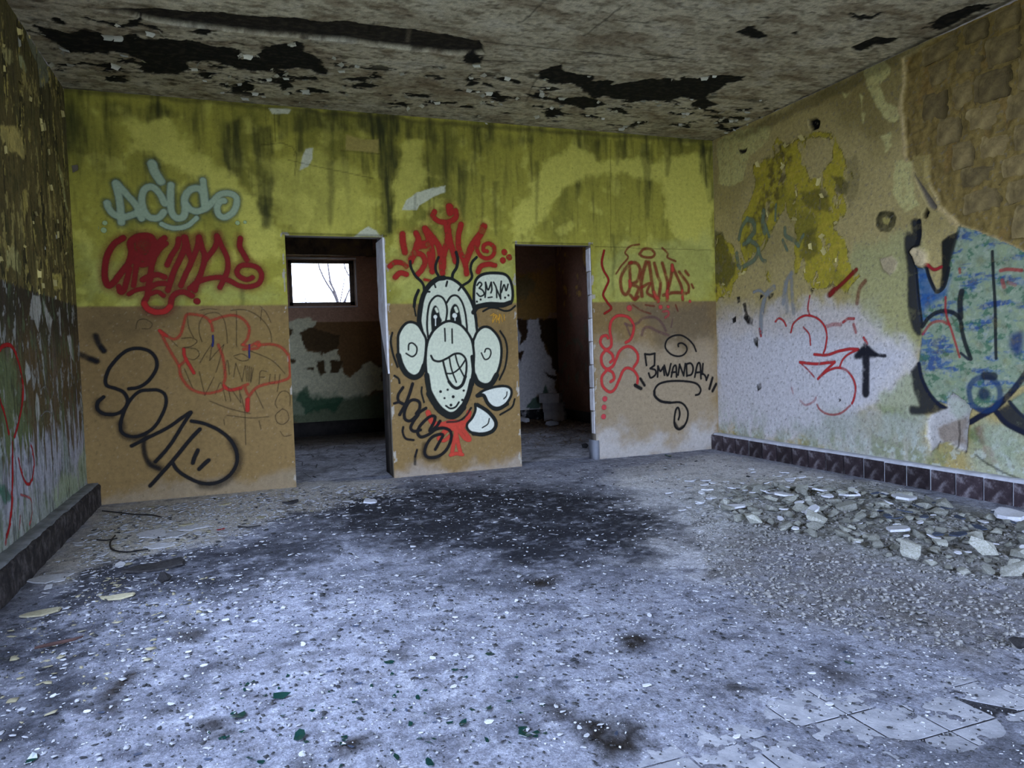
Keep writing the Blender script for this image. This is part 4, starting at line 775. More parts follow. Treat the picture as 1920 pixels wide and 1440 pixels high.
for p in [[(760,245),(830,240),(870,265),(830,300),(775,310)], [(775,310),(860,320),(885,360),(850,395),(810,390)], [(890,420),(930,350),(978,280)], [(978,280),(960,400)], [(960,400),(1010,340),(1060,290)], [(1060,290),(1030,400),(1005,485)], [(905,270),(885,200),(890,130),(930,75),(1010,62),(1060,110),(1080,200),(1085,280)], [(890,45),(940,35),(1010,38)],
          [(1110,45),(1200,40),(1280,70),(1350,130),(1390,200),(1400,270)], [(1300,0),(1360,60),(1395,130)], [(885,480),(925,650)], [(925,650),(990,520)], [(1000,640),(1040,560),(1075,690)], [(1090,590),(1110,690)], [(1110,600),(1180,700)], [(1180,700),(1170,600)], [(1060,500),(1085,400),(1100,500)], [(1130,520),(1145,420)], [(1145,420),(1190,550)], [(1190,550),(1210,440)],
          [(1215,440),(1222,550)], [(1228,440),(1234,550)], [(1242,445),(1246,550)], [(1256,450),(1254,550)], [(1270,455),(1250,560)], [(1310,570),(1320,480),(1365,480)], [(1315,520),(1350,520)], [(1390,500),(1385,560),(1420,560),(1425,500)], [(1440,620),(1460,500)], [(1440,740),(1425,700),(1460,630),(1500,620),(1530,650),(1530,720)], [(1475,745),(1428,790),(1440,840),(1480,855),(1520,820),(1510,765),(1475,745)],
          [(960,690),(1090,740),(1250,780)], [(1080,790),(1250,810),(1380,800)], [(435,175),(450,120),(500,108),(550,140),(530,175),(480,175)], [(800,60),(810,160),(845,240)], [(780,460),(840,600)], [(690,260),(730,300)], [(1210,760),(1215,1000)], [(1280,610),(1340,740)], [(1060,820),(1065,860)], [(1310,830),(1325,890)], [(1460,905),(1490,940),(1540,930)], [(1180,640),(1210,760)], [(1130,370),(1190,355),(1240,390),(1190,405),(1135,380)], [(1240,330),(1400,400),(1495,495)], [(1150,50),(1150,300)], [(1330,40),(1320,120)]]:
    s.stroke(p, 4.5, PEN, 0.3, 0.55)
for p in [[(982,225),(984,265),(980,300)], [(1242,290),(1240,340),(1242,380)]]: s.stroke(p, 11, lin(30,40,92), 0.3, 0.85)
s.build('graffiti_outline', wall_back, 'thin orange-red outline with pencil scribbles around it', M_SPRAY)

# --- red 3MV over the painted face
s = Spray(B, CC, (722,378,966,530))
RV = lin(158,36,22)
MV = [([(505,145),(490,190),(540,235),(610,250),(680,235),(722,190),(715,135)],46), ([(655,98),(662,150)],64), ([(185,370),(190,460),(210,550)],54), ([(58,690),(110,652),(180,657),(225,690)],42), ([(112,800),(160,757),(225,770)],46), ([(320,360),(345,420),(320,510),(278,600),(268,640)],50), ([(270,620),(320,565),(385,580),(410,650),(380,720),(330,778)],44),
      ([(410,312),(450,420),(482,560),(482,740)],54), ([(430,335),(510,430),(555,520),(585,760)],50), ([(450,560),(470,700)],40), ([(585,700),(598,560),(640,420),(630,292)],58), ([(635,292),(655,420),(690,540),(715,640)],52), ([(770,272),(745,380),(745,490),(775,580),(810,660),(826,765)],48), ([(1000,290),(970,360),(910,440),(860,530),(815,640)],60),
      ([(945,450),(930,520),(970,590),(1040,610),(1095,570),(1100,500),(1050,462),(1000,480),(995,530),(1030,540)],34), ([(940,745),(970,690),(1040,670),(1110,680)],42), ([(405,822),(460,832)],22), ([(340,480),(420,470),(470,440)],70)]
for p, w in MV: s.stroke(p, w+24, RV, 0.7, 0.3)
for p, w in MV: s.stroke(p, w, RV, 0.25, 0.95)
for p in [(1203,550),(1250,600),(1188,632)]: s.dot(p, 27, RV)
s.build('graffiti_crown_tag', wall_back, 'red spray lettering with halo above the painted face', M_SPRAY, wear=0.35)

# --- painted cartoon face with bubble
s = Spray(B, CDm, (730,455,968,868), res=0.0048)
PALE, INK = lin(210,212,180), lin(24,26,18)
K = dict(soft=0.15)
# orange-red mark under the chin
for p, w in [([(425,790),(470,885),(560,905),(650,885),(730,890),(790,880),(820,790)],44), ([(640,890),(690,960),(672,1080),(655,1190)],34), ([(690,960),(712,1080),(740,1185)],34), ([(640,1200),(700,1185),(757,1195)],30), ([(720,960),(780,1040),(825,1050),(790,990),(740,930)],34), ([(650,930),(590,970),(530,1040)],40), ([(530,1040),(580,1060),(640,1010)],30), ([(740,930),(800,910)],26)]: s.stroke(p, w, lin(196,66,46), 0.2, 0.9)
s.fill([(560,900),(740,895),(710,960),(660,970),(600,960)], lin(196,66,46), 0.01, 0.9)
# head
HD = [(370,1330),(350,1240),(358,1120),(385,990),(430,905),(500,835),(590,808),(680,818),(760,872),(830,960),(880,1060),(910,1170),(930,1270),(930,1400),(400,1420)]
s.fill(HD, PALE, crop=CC); s.stroke([(372,1340),(352,1240),(362,1120),(392,985),(450,885),(530,820),(600,806)], 42, INK, crop=CC, **K); s.stroke([(450,885),(530,818),(600,808),(680,818),(760,872),(830,960),(880,1060),(910,1170),(932,1340)], 26, INK, crop=CC, **K)
for pts in [[(440,1400),(430,1280),(437,1150),(462,1050),(520,988),(580,1000),(618,1060),(630,1140),(618,1240)], [(622,1060),(670,992),(730,985),(780,1050),(810,1150),(825,1260),(830,1340)]]: s.stroke(pts, 18, INK, crop=CC, **K)
for pts in [[(475,1340),(468,1200),(485,1110),(515,1080),(545,1120),(560,1190),(577,1240),(530,1300)], [(660,1240),(660,1150),(680,1090),(708,1065),(740,1090),(762,1170),(778,1295),(735,1300)]]: s.fill(pts, INK, crop=CC)
for pts, w in [([(520,1115),(532,1142)],22), ([(715,1108),(728,1140)],26)]: s.stroke(pts, w, PALE, crop=CC, **K)
WHT = lin(224,224,204)
s.dot((513,1195), 16, WHT, crop=CC); s.stroke([(515,1200),(515,1282)], 9, WHT, crop=CC, **K); s.dot((705,1182), 21, WHT, crop=CC); s.stroke([(710,1190),(709,1285)], 9, WHT, crop=CC, **K)
for pts, w in [([(262,640),(270,700),(310,780),(370,840),(395,880),(402,935)],22), ([(545,600),(515,680),(520,740),(545,790),(540,812)],22), ([(720,550),(737,620),(725,700),(690,760),(680,812)],26), ([(925,600),(880,650),(865,720),(880,790),(850,840),(785,882)],22), ([(497,850),(515,900)],16), ([(620,888),(632,842)],18), ([(745,930),(772,890)],18), ([(405,940),(455,945)],18), ([(345,930),(312,1010),(300,1090)],26), ([(300,1090),(318,1185)],14)]: s.stroke(pts, w, INK, crop=CC, **K)
# ears
EAR1 = [(135,150),(140,40),(190,-50),(250,-82),(320,-60),(375,20),(405,90),(402,200),(385,320),(350,410),(290,440),(220,410),(165,330),(140,240)]
EAR2 = [(860,95),(900,10),(960,-35),(1030,-20),(1100,60),(1130,160),(1125,290),(1090,410),(1030,500),(970,520),(900,480),(868,400),(860,250)]
for e in (EAR1, EAR2): s.fill(e, PALE); s.outline(e, 22, INK, **K)
s.stroke([(140,240),(170,340),(225,420),(290,450),(350,420),(388,340)], 46, INK, **K); s.stroke([(868,430),(900,500),(970,532),(1035,510),(1085,430)], 46, INK, **K)
s.stroke([(235,185),(240,132),(275,120),(315,160),(310,220),(270,250),(213,220)], 14, INK, **K); s.stroke([(970,207),(985,175),(1020,180),(1030,220),(1010,265),(970,275),(938,215)], 13, INK, **K)
# snout
SN = [(408,160),(430,80),(485,-10),(560,-70),(637,-92),(730,-60),(800,10),(848,100),(866,220),(862,340),(842,480),(800,620),(740,735),(660,795),(580,770),(505,695),(445,580),(412,430),(400,280)]
s.fill(SN, PALE); s.outline(SN, 22, INK, **K); s.stroke([(412,430),(440,590),(505,715),(590,798),(665,818),(745,755),(810,625),(846,480)], 44, INK, **K); s.stroke([(440,610),(520,740),(620,815),(690,812),(760,740)], 58, INK, **K); s.stroke([(848,250),(862,400),(850,520)], 30, INK, **K)
for pts, w in [([(585,-20),(588,40),(590,100)],14), ([(655,-15),(656,50),(658,120)],14), ([(453,242),(480,285),(540,295),(610,265),(680,225),(740,225),(785,270),(795,350),(782,450),(750,520),(700,552),(650,530),(610,450),(582,350),(570,295)],18), ([(630,265),(650,370),(697,497)],14), ([(685,225),(715,330),(772,442)],14), ([(595,412),(660,410),(730,360),(782,285)],14), ([(625,490),(660,535),(705,555),(755,520),(785,440)],26), ([(597,725),(640,750),(690,735),(722,690)],16)]: s.stroke(pts, w, INK, **K)
for p, r in [((545,588),12),((613,570),10),((768,577),10),((667,637),13),((583,650),9),((755,668),11),((645,717),12)]: s.dot(p, r, INK)
# hands
H1 = [(893,625),(960,578),(1060,545),(1160,535),(1220,562),(1225,625),(1180,700),(1110,742),(1050,735),(1000,690),(970,630),(930,612)]
H2 = [(880,708),(940,740),(1010,790),(1065,860),(1075,920),(1030,970),(950,992),(860,988),(808,950),(802,900),(850,840),(880,770)]
for h_ in (H1, H2): s.fill(h_, lin(218,218,196)); s.outline(h_, 22, INK, **K)
s.stroke([(900,630),(960,625),(1000,700),(1060,752),(1120,750),(1190,705)], 30, INK, **K); s.stroke([(900,715),(1000,780),(1068,860),(1078,920),(1035,975),(950,1000),(860,992)], 32, INK, **K)
s.stroke([(1186,590),(1180,630),(1155,657)], 10, INK, **K); s.stroke([(1015,848),(1000,900),(948,936)], 11, INK, **K)
# speech bubble
BUB = [(905,1090),(898,1000),(905,880),(930,812),(990,770),(1080,757),(1190,766),(1250,810),(1280,900),(1285,1000),(1262,1056),(1180,1064),(1050,1060),(960,1075)]
s.fill(BUB, PALE, crop=CC); s.outline(BUB, 25, INK, crop=CC, **K); s.stroke([(893,1150),(930,1100),(1000,1080),(1080,1075),(1180,1080),(1262,1052)], 40, INK, crop=CC, **K); s.stroke([(990,1140),(1060,1105),(1130,1110),(1200,1135),(1260,1128),(1312,1085)], 16, INK, crop=CC, **K)
for pts in [[(930,880),(955,850),(977,870),(952,908)], [(952,908),(985,930),(1000,970),(960,990),(928,960)], [(1015,850),(1016,930),(1010,1000)], [(1015,850),(1040,925),(1072,850)], [(1072,850),(1078,920),(1068,955)], [(1095,850),(1122,910),(1126,1002)], [(1172,840),(1164,920),(1165,1015)], [(1126,920),(1165,1012)], [(1172,950),(1200,875),(1220,932),(1240,870)]]: s.stroke(pts, 15, INK, crop=CC, **K)
for p, r in [((965,1022),10),((928,1043),10),((1210,1003),10),((1243,980),10)]: s.dot(p, r, INK, crop=CC)
s.stroke([(1040,1003),(1080,998)], 13, INK, crop=CC, **K)
# movement marks
for pts, w in [([(1120,5),(1170,90),(1187,200),(1167,350),(1113,472)],17), ([(80,20),(65,100),(85,220),(130,350)],17), ([(100,435),(140,465),(150,505)],17), ([(1260,660),(1230,740),(1120,810)],16), ([(840,745),(790,820),(720,870),(608,882)],17), ([(365,545),(362,600),(385,690)],15)]: s.stroke(pts, w, INK, 0.3, 0.92)
for pts in [[(1062,1185),(1100,1165),(1082,1240)], [(1082,1185),(1120,1180),(1085,1255)], [(1118,1170),(1125,1250)], [(1130,1180),(1140,1230),(1155,1165),(1150,1260)], [(1165,1175),(1185,1245)], [(1200,1170),(1205,1230)]]: s.stroke(pts, 7, lin(206,150,44), crop=CC, **K)
s.build('graffiti_face', wall_back, 'painted cartoon face with big ears, toothy grin and speech bubble', M_SPRAY, lift=0.0024)

# --- black lettering beside the face
s = Spray(B, CDm, (735,705,868,880))
for pts, w in [([(275,512),(242,620),(200,720),(150,810)],26), ([(182,548),(137,620),(142,680),(200,710),(245,685)],24), ([(97,702),(150,690),(200,712)],20), ([(310,800),(342,750),(340,690),(290,667),(238,690),(198,780),(202,850),(250,870),(300,832),(350,782),(403,748)],25), ([(330,812),(280,880),(257,940),(290,970),(352,958)],25), ([(540,872),(500,930),(440,965),(480,885),(492,832),(450,825),(390,870),(340,930),(325,990),(360,1025),(430,1000),(500,952),(580,940),(640,972),(645,1050),(600,1150),(520,1212),(430,1222),(392,1180),(410,1100),(460,1030),(530,1000),(566,1010),(530,1080),(495,1145)],25), ([(185,930),(180,980),(210,1040),(285,1055)],18), ([(318,1150),(300,1215)],18)]: s.stroke(pts, w, BLKP, 0.25, 0.95)
for pts, w, a in [([(300,1215),(298,1285)],22,.6), ([(395,1100),(385,1190),(440,1235),(520,1225)],44,.45)]: s.stroke(pts, w, BLKP, 0.8, a)
s.build('graffiti_black_tag', wall_back, 'black looping spray lettering low beside the painted face', M_SPRAY, lift=0.0032)

# --- right pier: faded red tag
s = Spray(B, CE_, (1125,450,1310,640))
FR = lin(136,44,26)
for p, w in [([(530,110),(430,130),(372,200),(405,258),(330,350),(270,440)],18), ([(530,220),(580,165),(660,165),(705,215),(670,255),(580,250),(530,220)],26), ([(790,150),(850,210),(850,258),(940,300)],20), ([(440,310),(350,420),(320,520),(340,640),(390,670),(430,560),(420,335)],34), ([(420,320),(500,320),(540,400),(510,520),(450,560),(520,600),(482,720)],34), ([(430,680),(480,732),(520,700)],30), ([(610,310),(572,430),(552,560),(562,690)],40), ([(562,590),(650,550),(620,650),(690,700)],30), ([(640,310),(660,440),(690,640),(712,720)],36), ([(700,320),(740,470),(770,560),(742,750)],34), ([(790,320),(830,460),(850,560),(842,740)],34), ([(900,345),(890,460),(850,640)],36), ([(900,350),(960,480),(1010,600),(1020,730)],32), ([(980,420),(1080,560),(1085,650)],30), ([(800,682),(920,652),(1060,662)],32), ([(1050,410),(1085,455)],30), ([(1120,560),(1140,600)],24)]: s.stroke(p, w, FR, 0.5, 0.68)
for p, w in [([(420,520),(430,580)],34), ([(700,650),(745,745)],34), ([(845,640),(848,720)],36), ([(1015,630),(1020,720)],26), ([(900,345),(905,400)],34)]: s.stroke(p, w, lin(196,70,56), 0.4, 0.6)
for p, r in [((420,825),30),((770,815),22),((855,810),18),((1100,750),16)]: s.dot(p, r, lin(190,70,62), 0.3, 0.85)
s.stroke([(800,865),(850,860),(862,900),(825,935)], 24, lin(180,76,70), 0.4, 0.7); s.stroke([(940,790),(965,860)], 16, FR, 0.4, 0.6)
s.stroke([(460,790),(550,850),(660,890)], 16, FR, 0.4, 0.5); s.stroke([(600,790),(700,805)], 18, FR, 0.4, 0.5)
for p, w in [([(370,1000),(440,1022),(520,990),(570,942),(700,930),(780,990),(830,1080)],26), ([(560,1130),(580,1062),(640,1040),(740,1090),(860,1132)],28), ([(380,1010),(430,1130)],22), ([(890,1040),(905,950)],16)]: s.stroke(p, w, lin(120,80,76), 0.5, 0.45)
s.build('graffiti_faded_tag', wall_back, 'faded red spray lettering right of the second doorway', M_SPRAY, wear=0.4)

# --- right pier: red squiggle and spiral chain
s = Spray(B, CE_, (1120,465,1200,795))
s.stroke([(135,180),(110,310),(130,400),(185,510),(152,600),(125,680),(170,760),(215,830),(140,888)], 24, lin(140,30,18), 0.25, 0.95)
RC = lin(190,56,50)
s.stroke([(180,1165),(160,1135),(110,1152),(95,1220),(150,1290),(210,1260),(217,1180),(200,1080),(215,980),(270,920),(340,910),(420,940),(467,1020),(460,1110),(430,1180),(380,1213)], 29, RC, 0.25, 0.9)
for p in [[(150,212),(220,260),(237,320),(205,355)], [(150,218),(105,290),(115,380),(165,430),(230,400),(270,320),(310,230),(380,180),(450,190),(510,260),(512,340),(470,410)], [(170,440),(230,470),(247,540),(210,575)], [(160,450),(110,520),(115,610),(160,670),(210,690),(260,650),(310,540),(350,450),(400,420),(470,450),(512,520),(510,590)]]: s.stroke(p, 29, RC, 0.25, 0.9, crop=CFm)
for p in [(143,768),(135,862),(130,967)]: s.dot(p, 26, lin(196,66,70), 0.15, 0.9, crop=CFm)
s.build('graffiti_spirals', wall_back, 'chain of light red spray spirals with three dots below', M_SPRAY)

# --- right pier: black 3MVANDAL
s = Spray(B, CFm, (1185,620,1347,812))
for p, w in [([(970,178),(970,150),(1010,140),(1055,170),(1067,220),(1030,270),(960,288),(880,260),(825,190),(840,110),(910,60),(1000,52),(1080,95),(1140,160),(1170,232)],17), ([(1165,725),(1205,710),(1222,660),(1180,600),(1100,575),(960,565),(830,575),(740,610),(700,680),(710,740),(780,795),(880,810),(980,805),(1040,840),(1077,910),(1070,1000),(1030,1080),(980,1110),(935,1080),(925,1000),(940,900),(965,865),(982,900),(985,950),(972,1000)],20)]: s.stroke(p, w, BLKP, 0.2, 0.95)
s.stroke([(700,680),(710,740),(780,795),(880,810)], 26, BLKP, 0.25, 0.9); s.stroke([(930,1040),(975,1105),(1030,1075)], 28, BLKP, 0.4, 0.7)
for p in [[(612,390),(595,262)], [(595,262),(650,268),(706,256)], [(706,256),(702,390)], [(702,390),(655,425)], [(655,425),(712,445),(712,495),(660,530),(637,480)], [(736,520),(742,400)], [(742,400),(768,455),(800,410)], [(800,410),(815,500)], [(812,390),(850,505),(887,372)], [(890,520),(915,410),(945,400),(950,520)], [(895,470),(948,465)], [(968,500),(985,380)], [(985,380),(1030,505)], [(1030,505),(1050,372)], [(1062,380),(1066,512)], [(1050,380),(1110,368),(1137,420),(1120,490),(1066,508)], [(1155,522),(1185,380),(1215,380),(1226,540)], [(1165,472),(1222,466)], [(1247,372),(1238,490)], [(1235,478),(1272,508),(1286,556)], [(1286,556),(1307,498)]]: s.stroke(p, 19, BLKP, 0.2, 0.95)
for p, w in [([(545,540),(590,615)],27), ([(485,615),(550,650)],34), ([(1355,530),(1320,655)],25), ([(1395,600),(1355,680)],26)]: s.stroke(p, w, BLKP, 0.4, 0.9)
s.build('graffiti_vandal', wall_back, 'black marker lettering reading 3MVANDAL between two curls', M_SPRAY)

# --- right wall: pale teal letters with drips
s = Spray(Rw, CG, (1375,385,1530,625))
TEAL = lin(116,130,102)
for p, w in [([(340,820),(290,900),(268,1000)],36), ([(340,820),(395,845),(405,930),(350,1005)],42), ([(310,1045),(380,1022),(440,1080),(410,1180),(320,1240),(270,1250),(245,1130)],36), ([(490,750),(482,850),(500,940)],44), ([(500,850),(540,980)],24), ([(600,690),(595,830)],24), ([(680,900),(690,970),(760,1010),(805,1060)],34), ([(850,960),(800,1060)],28), ([(440,1090),(470,1180),(505,1200)],28), ([(660,1010),(700,1100)],26)]: s.stroke(p, w, TEAL, 0.35, 0.7)
for p, w, a in [([(740,60),(690,150),(665,330)],40,.5), ([(740,110),(745,230),(760,420)],36,.45), ([(690,150),(700,400)],36,.35), ([(580,185),(510,260),(470,430),(465,590)],44,.6), ([(400,230),(450,215),(500,250)],24,.6)]: s.stroke(p, w, lin(150,156,158), 0.5, a, crop=CH)
s.build('graffiti_teal_letters', wall_right, 'worn grey-teal letters dripping down the flaking yellow paint', M_SPRAY, wear=0.5)

# --- right wall: red line figure
s = Spray(Rw, CH, (1415,490,1640,790))
RL = lin(186,46,46)
for p, w, a in [([(735,592),(760,510),(830,452),(900,440),(980,470),(1040,540),(1058,630),(1045,730),(1028,778)],15,.9), ([(595,495),(630,465),(670,490),(692,532)],15,.8), ([(848,545),(900,610),(912,705)],13,.8), ([(905,440),(888,370),(905,262)],14,.7), ([(945,790),(1060,795),(1160,762),(1260,742),(1342,745)],20,.9), ([(1335,748),(1250,790),(1200,840),(1173,908)],15,.85), ([(815,860),(960,875),(1080,862),(1130,858)],20,.9), ([(820,865),(890,930),(942,990)],12,.7), ([(978,1010),(1040,942),(1125,865)],17,.9), ([(978,1010),(1060,942),(1150,910),(1230,930),(1290,1000),(1317,1090),(1302,1190),(1285,1232)],17,.85), ([(1270,1250),(1180,1320),(1080,1330),(1000,1290),(970,1240)],14,.55), ([(820,1210),(870,1245),(940,1212),(960,1180)],16,.35), ([(455,560),(466,622)],22,.7), ([(1055,540),(1110,520),(1180,520)],26,.35), ([(1205,500),(1250,470),(1302,468)],20,.7), ([(1300,520),(1320,590)],22,.5), ([(740,1090),(755,1140)],14,.35), ([(1390,640),(1420,690)],20,.8)]: s.stroke(p, w*1.15, RL, 0.35, a)
s.stroke([(1085,255),(1200,150),(1322,28)], 34, lin(132,30,24), 0.4, 0.85); s.stroke([(1080,255),(1130,205)], 46, lin(132,30,24), 0.5, 0.85); s.stroke([(1330,330),(1352,200),(1405,128)], 34, lin(132,40,34), 0.5, 0.5)
s.build('graffiti_red_figure', wall_right, 'thin red line figure on the pale damp plaster', M_SPRAY, wear=0.35)

# --- right wall: black arrow-like mark
s = Spray(Rw, CH, (1595,635,1665,750))
s.stroke([(1412,760),(1410,950),(1408,1140)], 66, lin(26,26,34), 0.4, 0.88); s.stroke([(1325,805),(1400,752),(1490,790)], 44, lin(26,26,34), 0.7, 0.85); s.stroke([(1360,790),(1412,740),(1450,780)], 60, lin(26,26,34), 0.6, 0.85); s.stroke([(0,1332),(90,1365),(190,1378)], 26, lin(26,26,34), 0.5, 0.8, crop=CI); s.stroke([(1400,700),(1430,760)], 30, lin(26,26,34), 0.5, .8)
s.build('graffiti_black_arrow', wall_right, 'black spray arrow pointing up on the pale plaster', M_SPRAY, wear=0.5)

# --- right wall: big blue piece
s = Spray(Rw, CI, (1685,410,1990,850), res=0.0062)
SH, BLU, INK2 = lin(50,50,48), lin(30,84,142), lin(16,18,26)
def mott(U_, V_):
    a = fbm(U_*3.0, V_*11.0, 5, 201, 0.6); b = fbm(U_*7, V_*9, 5, 211, 0.65); c = fbm(U_*20, V_*20, 3, 221)
    col = np.ones(U_.shape+(3,))*lin(140,154,124)
    def mix(m, k): nonlocal col; col = col*(1-m[..., None])+k*m[..., None]
    mix(0.72*ss(0.0, 0.2, a+0.20*ss(-2.9, -2.6, U_)-0.04+0.25*c), BLU); mix(ss(0.08, 0.22, b)*0.75, lin(58,104,72)); mix(ss(0.14, 0.26, -b)*0.8, lin(150,160,118)); mix(ss(0.24, 0.34, a-0.2*b)*0.5, lin(40,56,116)); mix(ss(0.10, 0.30, c+0.4*b)*0.5, lin(176,180,150)); return col
s.fill([(365,330),(385,265),(430,270),(432,160),(492,175),(505,380),(475,500),(500,800),(520,1050),(512,1190),(450,1150),(400,950),(392,600),(368,420)], SH, 0.02, 0.9)
s.fill([(400,250),(470,190),(495,330),(560,460),(660,565),(545,610),(400,610),(398,545),(470,545),(425,420)], SH, 0.02, 0.9, crop=CJ)
s.fill([(1110,590),(1250,520),(1700,900),(1700,1000),(1350,770),(1200,690)], SH, 0.02, 0.9, crop=CJ, curve=False)
BODY = [(470,555),(550,560),(585,680),(640,790),(690,770),(755,640),(780,450),(850,215),(1000,240),(1200,330),(1440,420),(1780,520),(1780,1500),(1400,1660),(1100,1850),(850,1850),(640,1780),(540,1600),(500,1430),(530,1150),(500,900)]
s.fill(BODY, BLU, 0.012, 0.97, tex=mott, curve=False)
s.fill([(475,560),(545,565),(590,700),(650,800),(740,760),(790,640),(740,840),(640,900),(560,960),(520,1060),(495,850)], BLU, 0.03, 0.75, curve=False)
s.fill([(1230,510),(1350,430),(1500,420),(1500,760),(1350,640)], BLU, 0.02, 0.9, crop=CJ, tex=mott, curve=False)
s.fill([(700,350),(760,300),(840,262),(872,195),(820,400),(770,560),(740,720),(690,770),(702,600)], lin(28,30,26), 0.012, 0.92)
for p, w in [([(495,170),(497,300),(470,400)],40), ([(556,560),(590,680),(640,785),(682,795),(730,735),(765,590)],30), ([(470,555),(480,700),(500,900),(525,1090)],22), ([(528,1115),(580,1040),(660,987),(740,976),(820,1000),(868,1060),(890,1180),(920,1290),(962,1405)],34), ([(880,800),(866,900),(872,1030)],48), ([(1155,440),(1165,650),(1180,900),(1185,1150),(1190,1400)],26)]: s.stroke(p, w, INK2, 0.3, 0.93)
for p, w, a in [([(735,850),(740,1000),(800,1180),(862,1390)],19,.85), ([(530,1185),(600,1092),(690,1066),(765,1095)],22,.7), ([(1230,612),(1300,600),(1420,610)],28,.8), ([(568,555),(630,602),(694,580)],26,.9), ([(1245,700),(1262,760)],32,.6), ([(1300,720),(1360,740)],30,.4), ([(860,595),(865,630)],22,.7)]: s.stroke(p, w, lin(160,34,40), 0.35, a)
for p, w in [([(466,190),(490,310),(540,420),(620,520),(700,572)],30), ([(895,682),(1000,622),(1120,552),(1250,420),(1360,280),(1440,150)],42), ([(820,100),(880,150)],22), ([(1120,600),(1200,690),(1350,770),(1500,830)],40), ([(1230,510),(1330,620),(1450,700)],26)]: s.stroke(p, w, lin(18,24,44), 0.35, 0.92, crop=CJ)
s.stroke([(895,470),(890,400),(930,330),(1010,300),(1090,320),(1145,400),(1140,500),(1080,570),(1000,580),(920,540),(895,470)], 42, lin(22,52,92), 0.5, 0.8, crop=CJ); s.dot((1012,442), 46, lin(20,40,66), 0.4, 0.9, crop=CJ); s.stroke([(1020,290),(1095,295)], 60, lin(24,32,46), 0.3, 0.9, crop=CJ)
s.fill([(1330,1180),(1420,1160),(1440,1250),(1390,1380),(1310,1290)], lin(26,48,100), 0.03, 0.85)
s.a *= (1-ss(0.3, 0.7, Rw.poly(XP, 0.008, 0.025)[np.clip(np.searchsorted(Rw.vs, s.V), 0, len(Rw.vs)-1), np.clip(np.searchsorted(Rw.us, s.U), 0, len(Rw.us)-1)]))
ij = (np.clip(np.searchsorted(Rw.vs, s.V), 0, len(Rw.vs)-1), np.clip(np.searchsorted(Rw.us, s.U), 0, len(Rw.us)-1))
s.a *= (1-fall[ij])*(1-lump2[ij])*(1-0.85*EXP[ij])
s.build('graffiti_blue_piece', wall_right, 'big blue-green spray-painted shape with black outline', M_SPRAY, wear=0.3)

# --- left wall: red loops
s = Spray(Lw, CK, (-60,630,70,1010))
RB = lin(170,26,26)
s.stroke([(-60,600),(0,510),(40,482),(90,492),(135,570),(170,700),(187,850),(180,1000),(160,1100),(118,1250)], 32, RB, 0.2, 0.95); s.stroke([(-30,880),(0,960),(40,1080),(70,1230)], 28, RB, 0.2, 0.95)
s.stroke([(95,-40),(96,100),(96,250),(90,420),(76,600),(50,700)], 36, RB, 0.25, 0.92, crop=CL); s.stroke([(140,85),(180,230),(220,288),(255,240),(266,130),(250,10),(240,-20)], 22, RB, 0.25, 0.9, crop=CL); s.stroke([(160,370),(230,400),(250,480),(233,610)], 17, lin(186,90,84), 0.3, 0.7, crop=CL); s.stroke([(155,540),(150,640)], 16, RB, 0.3, .6, crop=CL); s.stroke([(45,690),(40,760)], 26, RB, 0.4, .6, crop=CL)
s.build('graffiti_red_loops', wall_left, 'bright red spray loops on the lower wall', M_SPRAY, wear=0.15)
s = Spray(Lw, CK, (55,615,150,800))
for p in [[(300,600),(305,440),(330,400),(360,480),(375,650)], [(320,760),(330,610),(345,700)], [(340,860),(380,830),(400,880)], [(420,730),(450,850),(430,960)], [(470,770),(480,880),(520,960),(515,700)], [(590,850),(600,740),(570,700)], [(340,1080),(390,1040),(450,1070)], [(590,880),(605,1000),(600,1200)]]: s.stroke(p, 13, lin(150,146,132), 0.4, 0.6)
s.build('graffiti_grey_scrawl', wall_left, 'faint grey scrawl beside the corner', M_SPRAY, wear=0.2)
# ================================================================== THINGS LYING ABOUT
rd = random.Random(21)
def fpt(px, py):
    p = hit(px, py, 2, 0.02 if px > 1280 else 0.008); return p[0], p[1]
def hull_mesh(name, seed, n=13, flat=0.6, mat=None):
    r = random.Random(seed); bm = bmesh.new()
    for i in range(n):
        v = Vector((r.gauss(0, 1), r.gauss(0, 1), r.gauss(0, 1))).normalized()*r.uniform(0.75, 1.0)
        bm.verts.new((v.x, v.y*r.uniform(0.7, 0.95), v.z*flat))
    g = bmesh.ops.convex_hull(bm, input=bm.verts[:]); bmesh.ops.delete(bm, geom=[e for e in g['geom_interior'] if isinstance(e, bmesh.types.BMVert)], context='VERTS')
    bmesh.ops.recalc_face_normals(bm, faces=bm.faces[:]); me = bpy.data.meshes.new(name); bm.to_mesh(me); bm.free()
    z = min(v.co.z for v in me.vertices)
    for v in me.vertices: v.co.z -= z
    if mat: me.materials.append(mat)
    return me
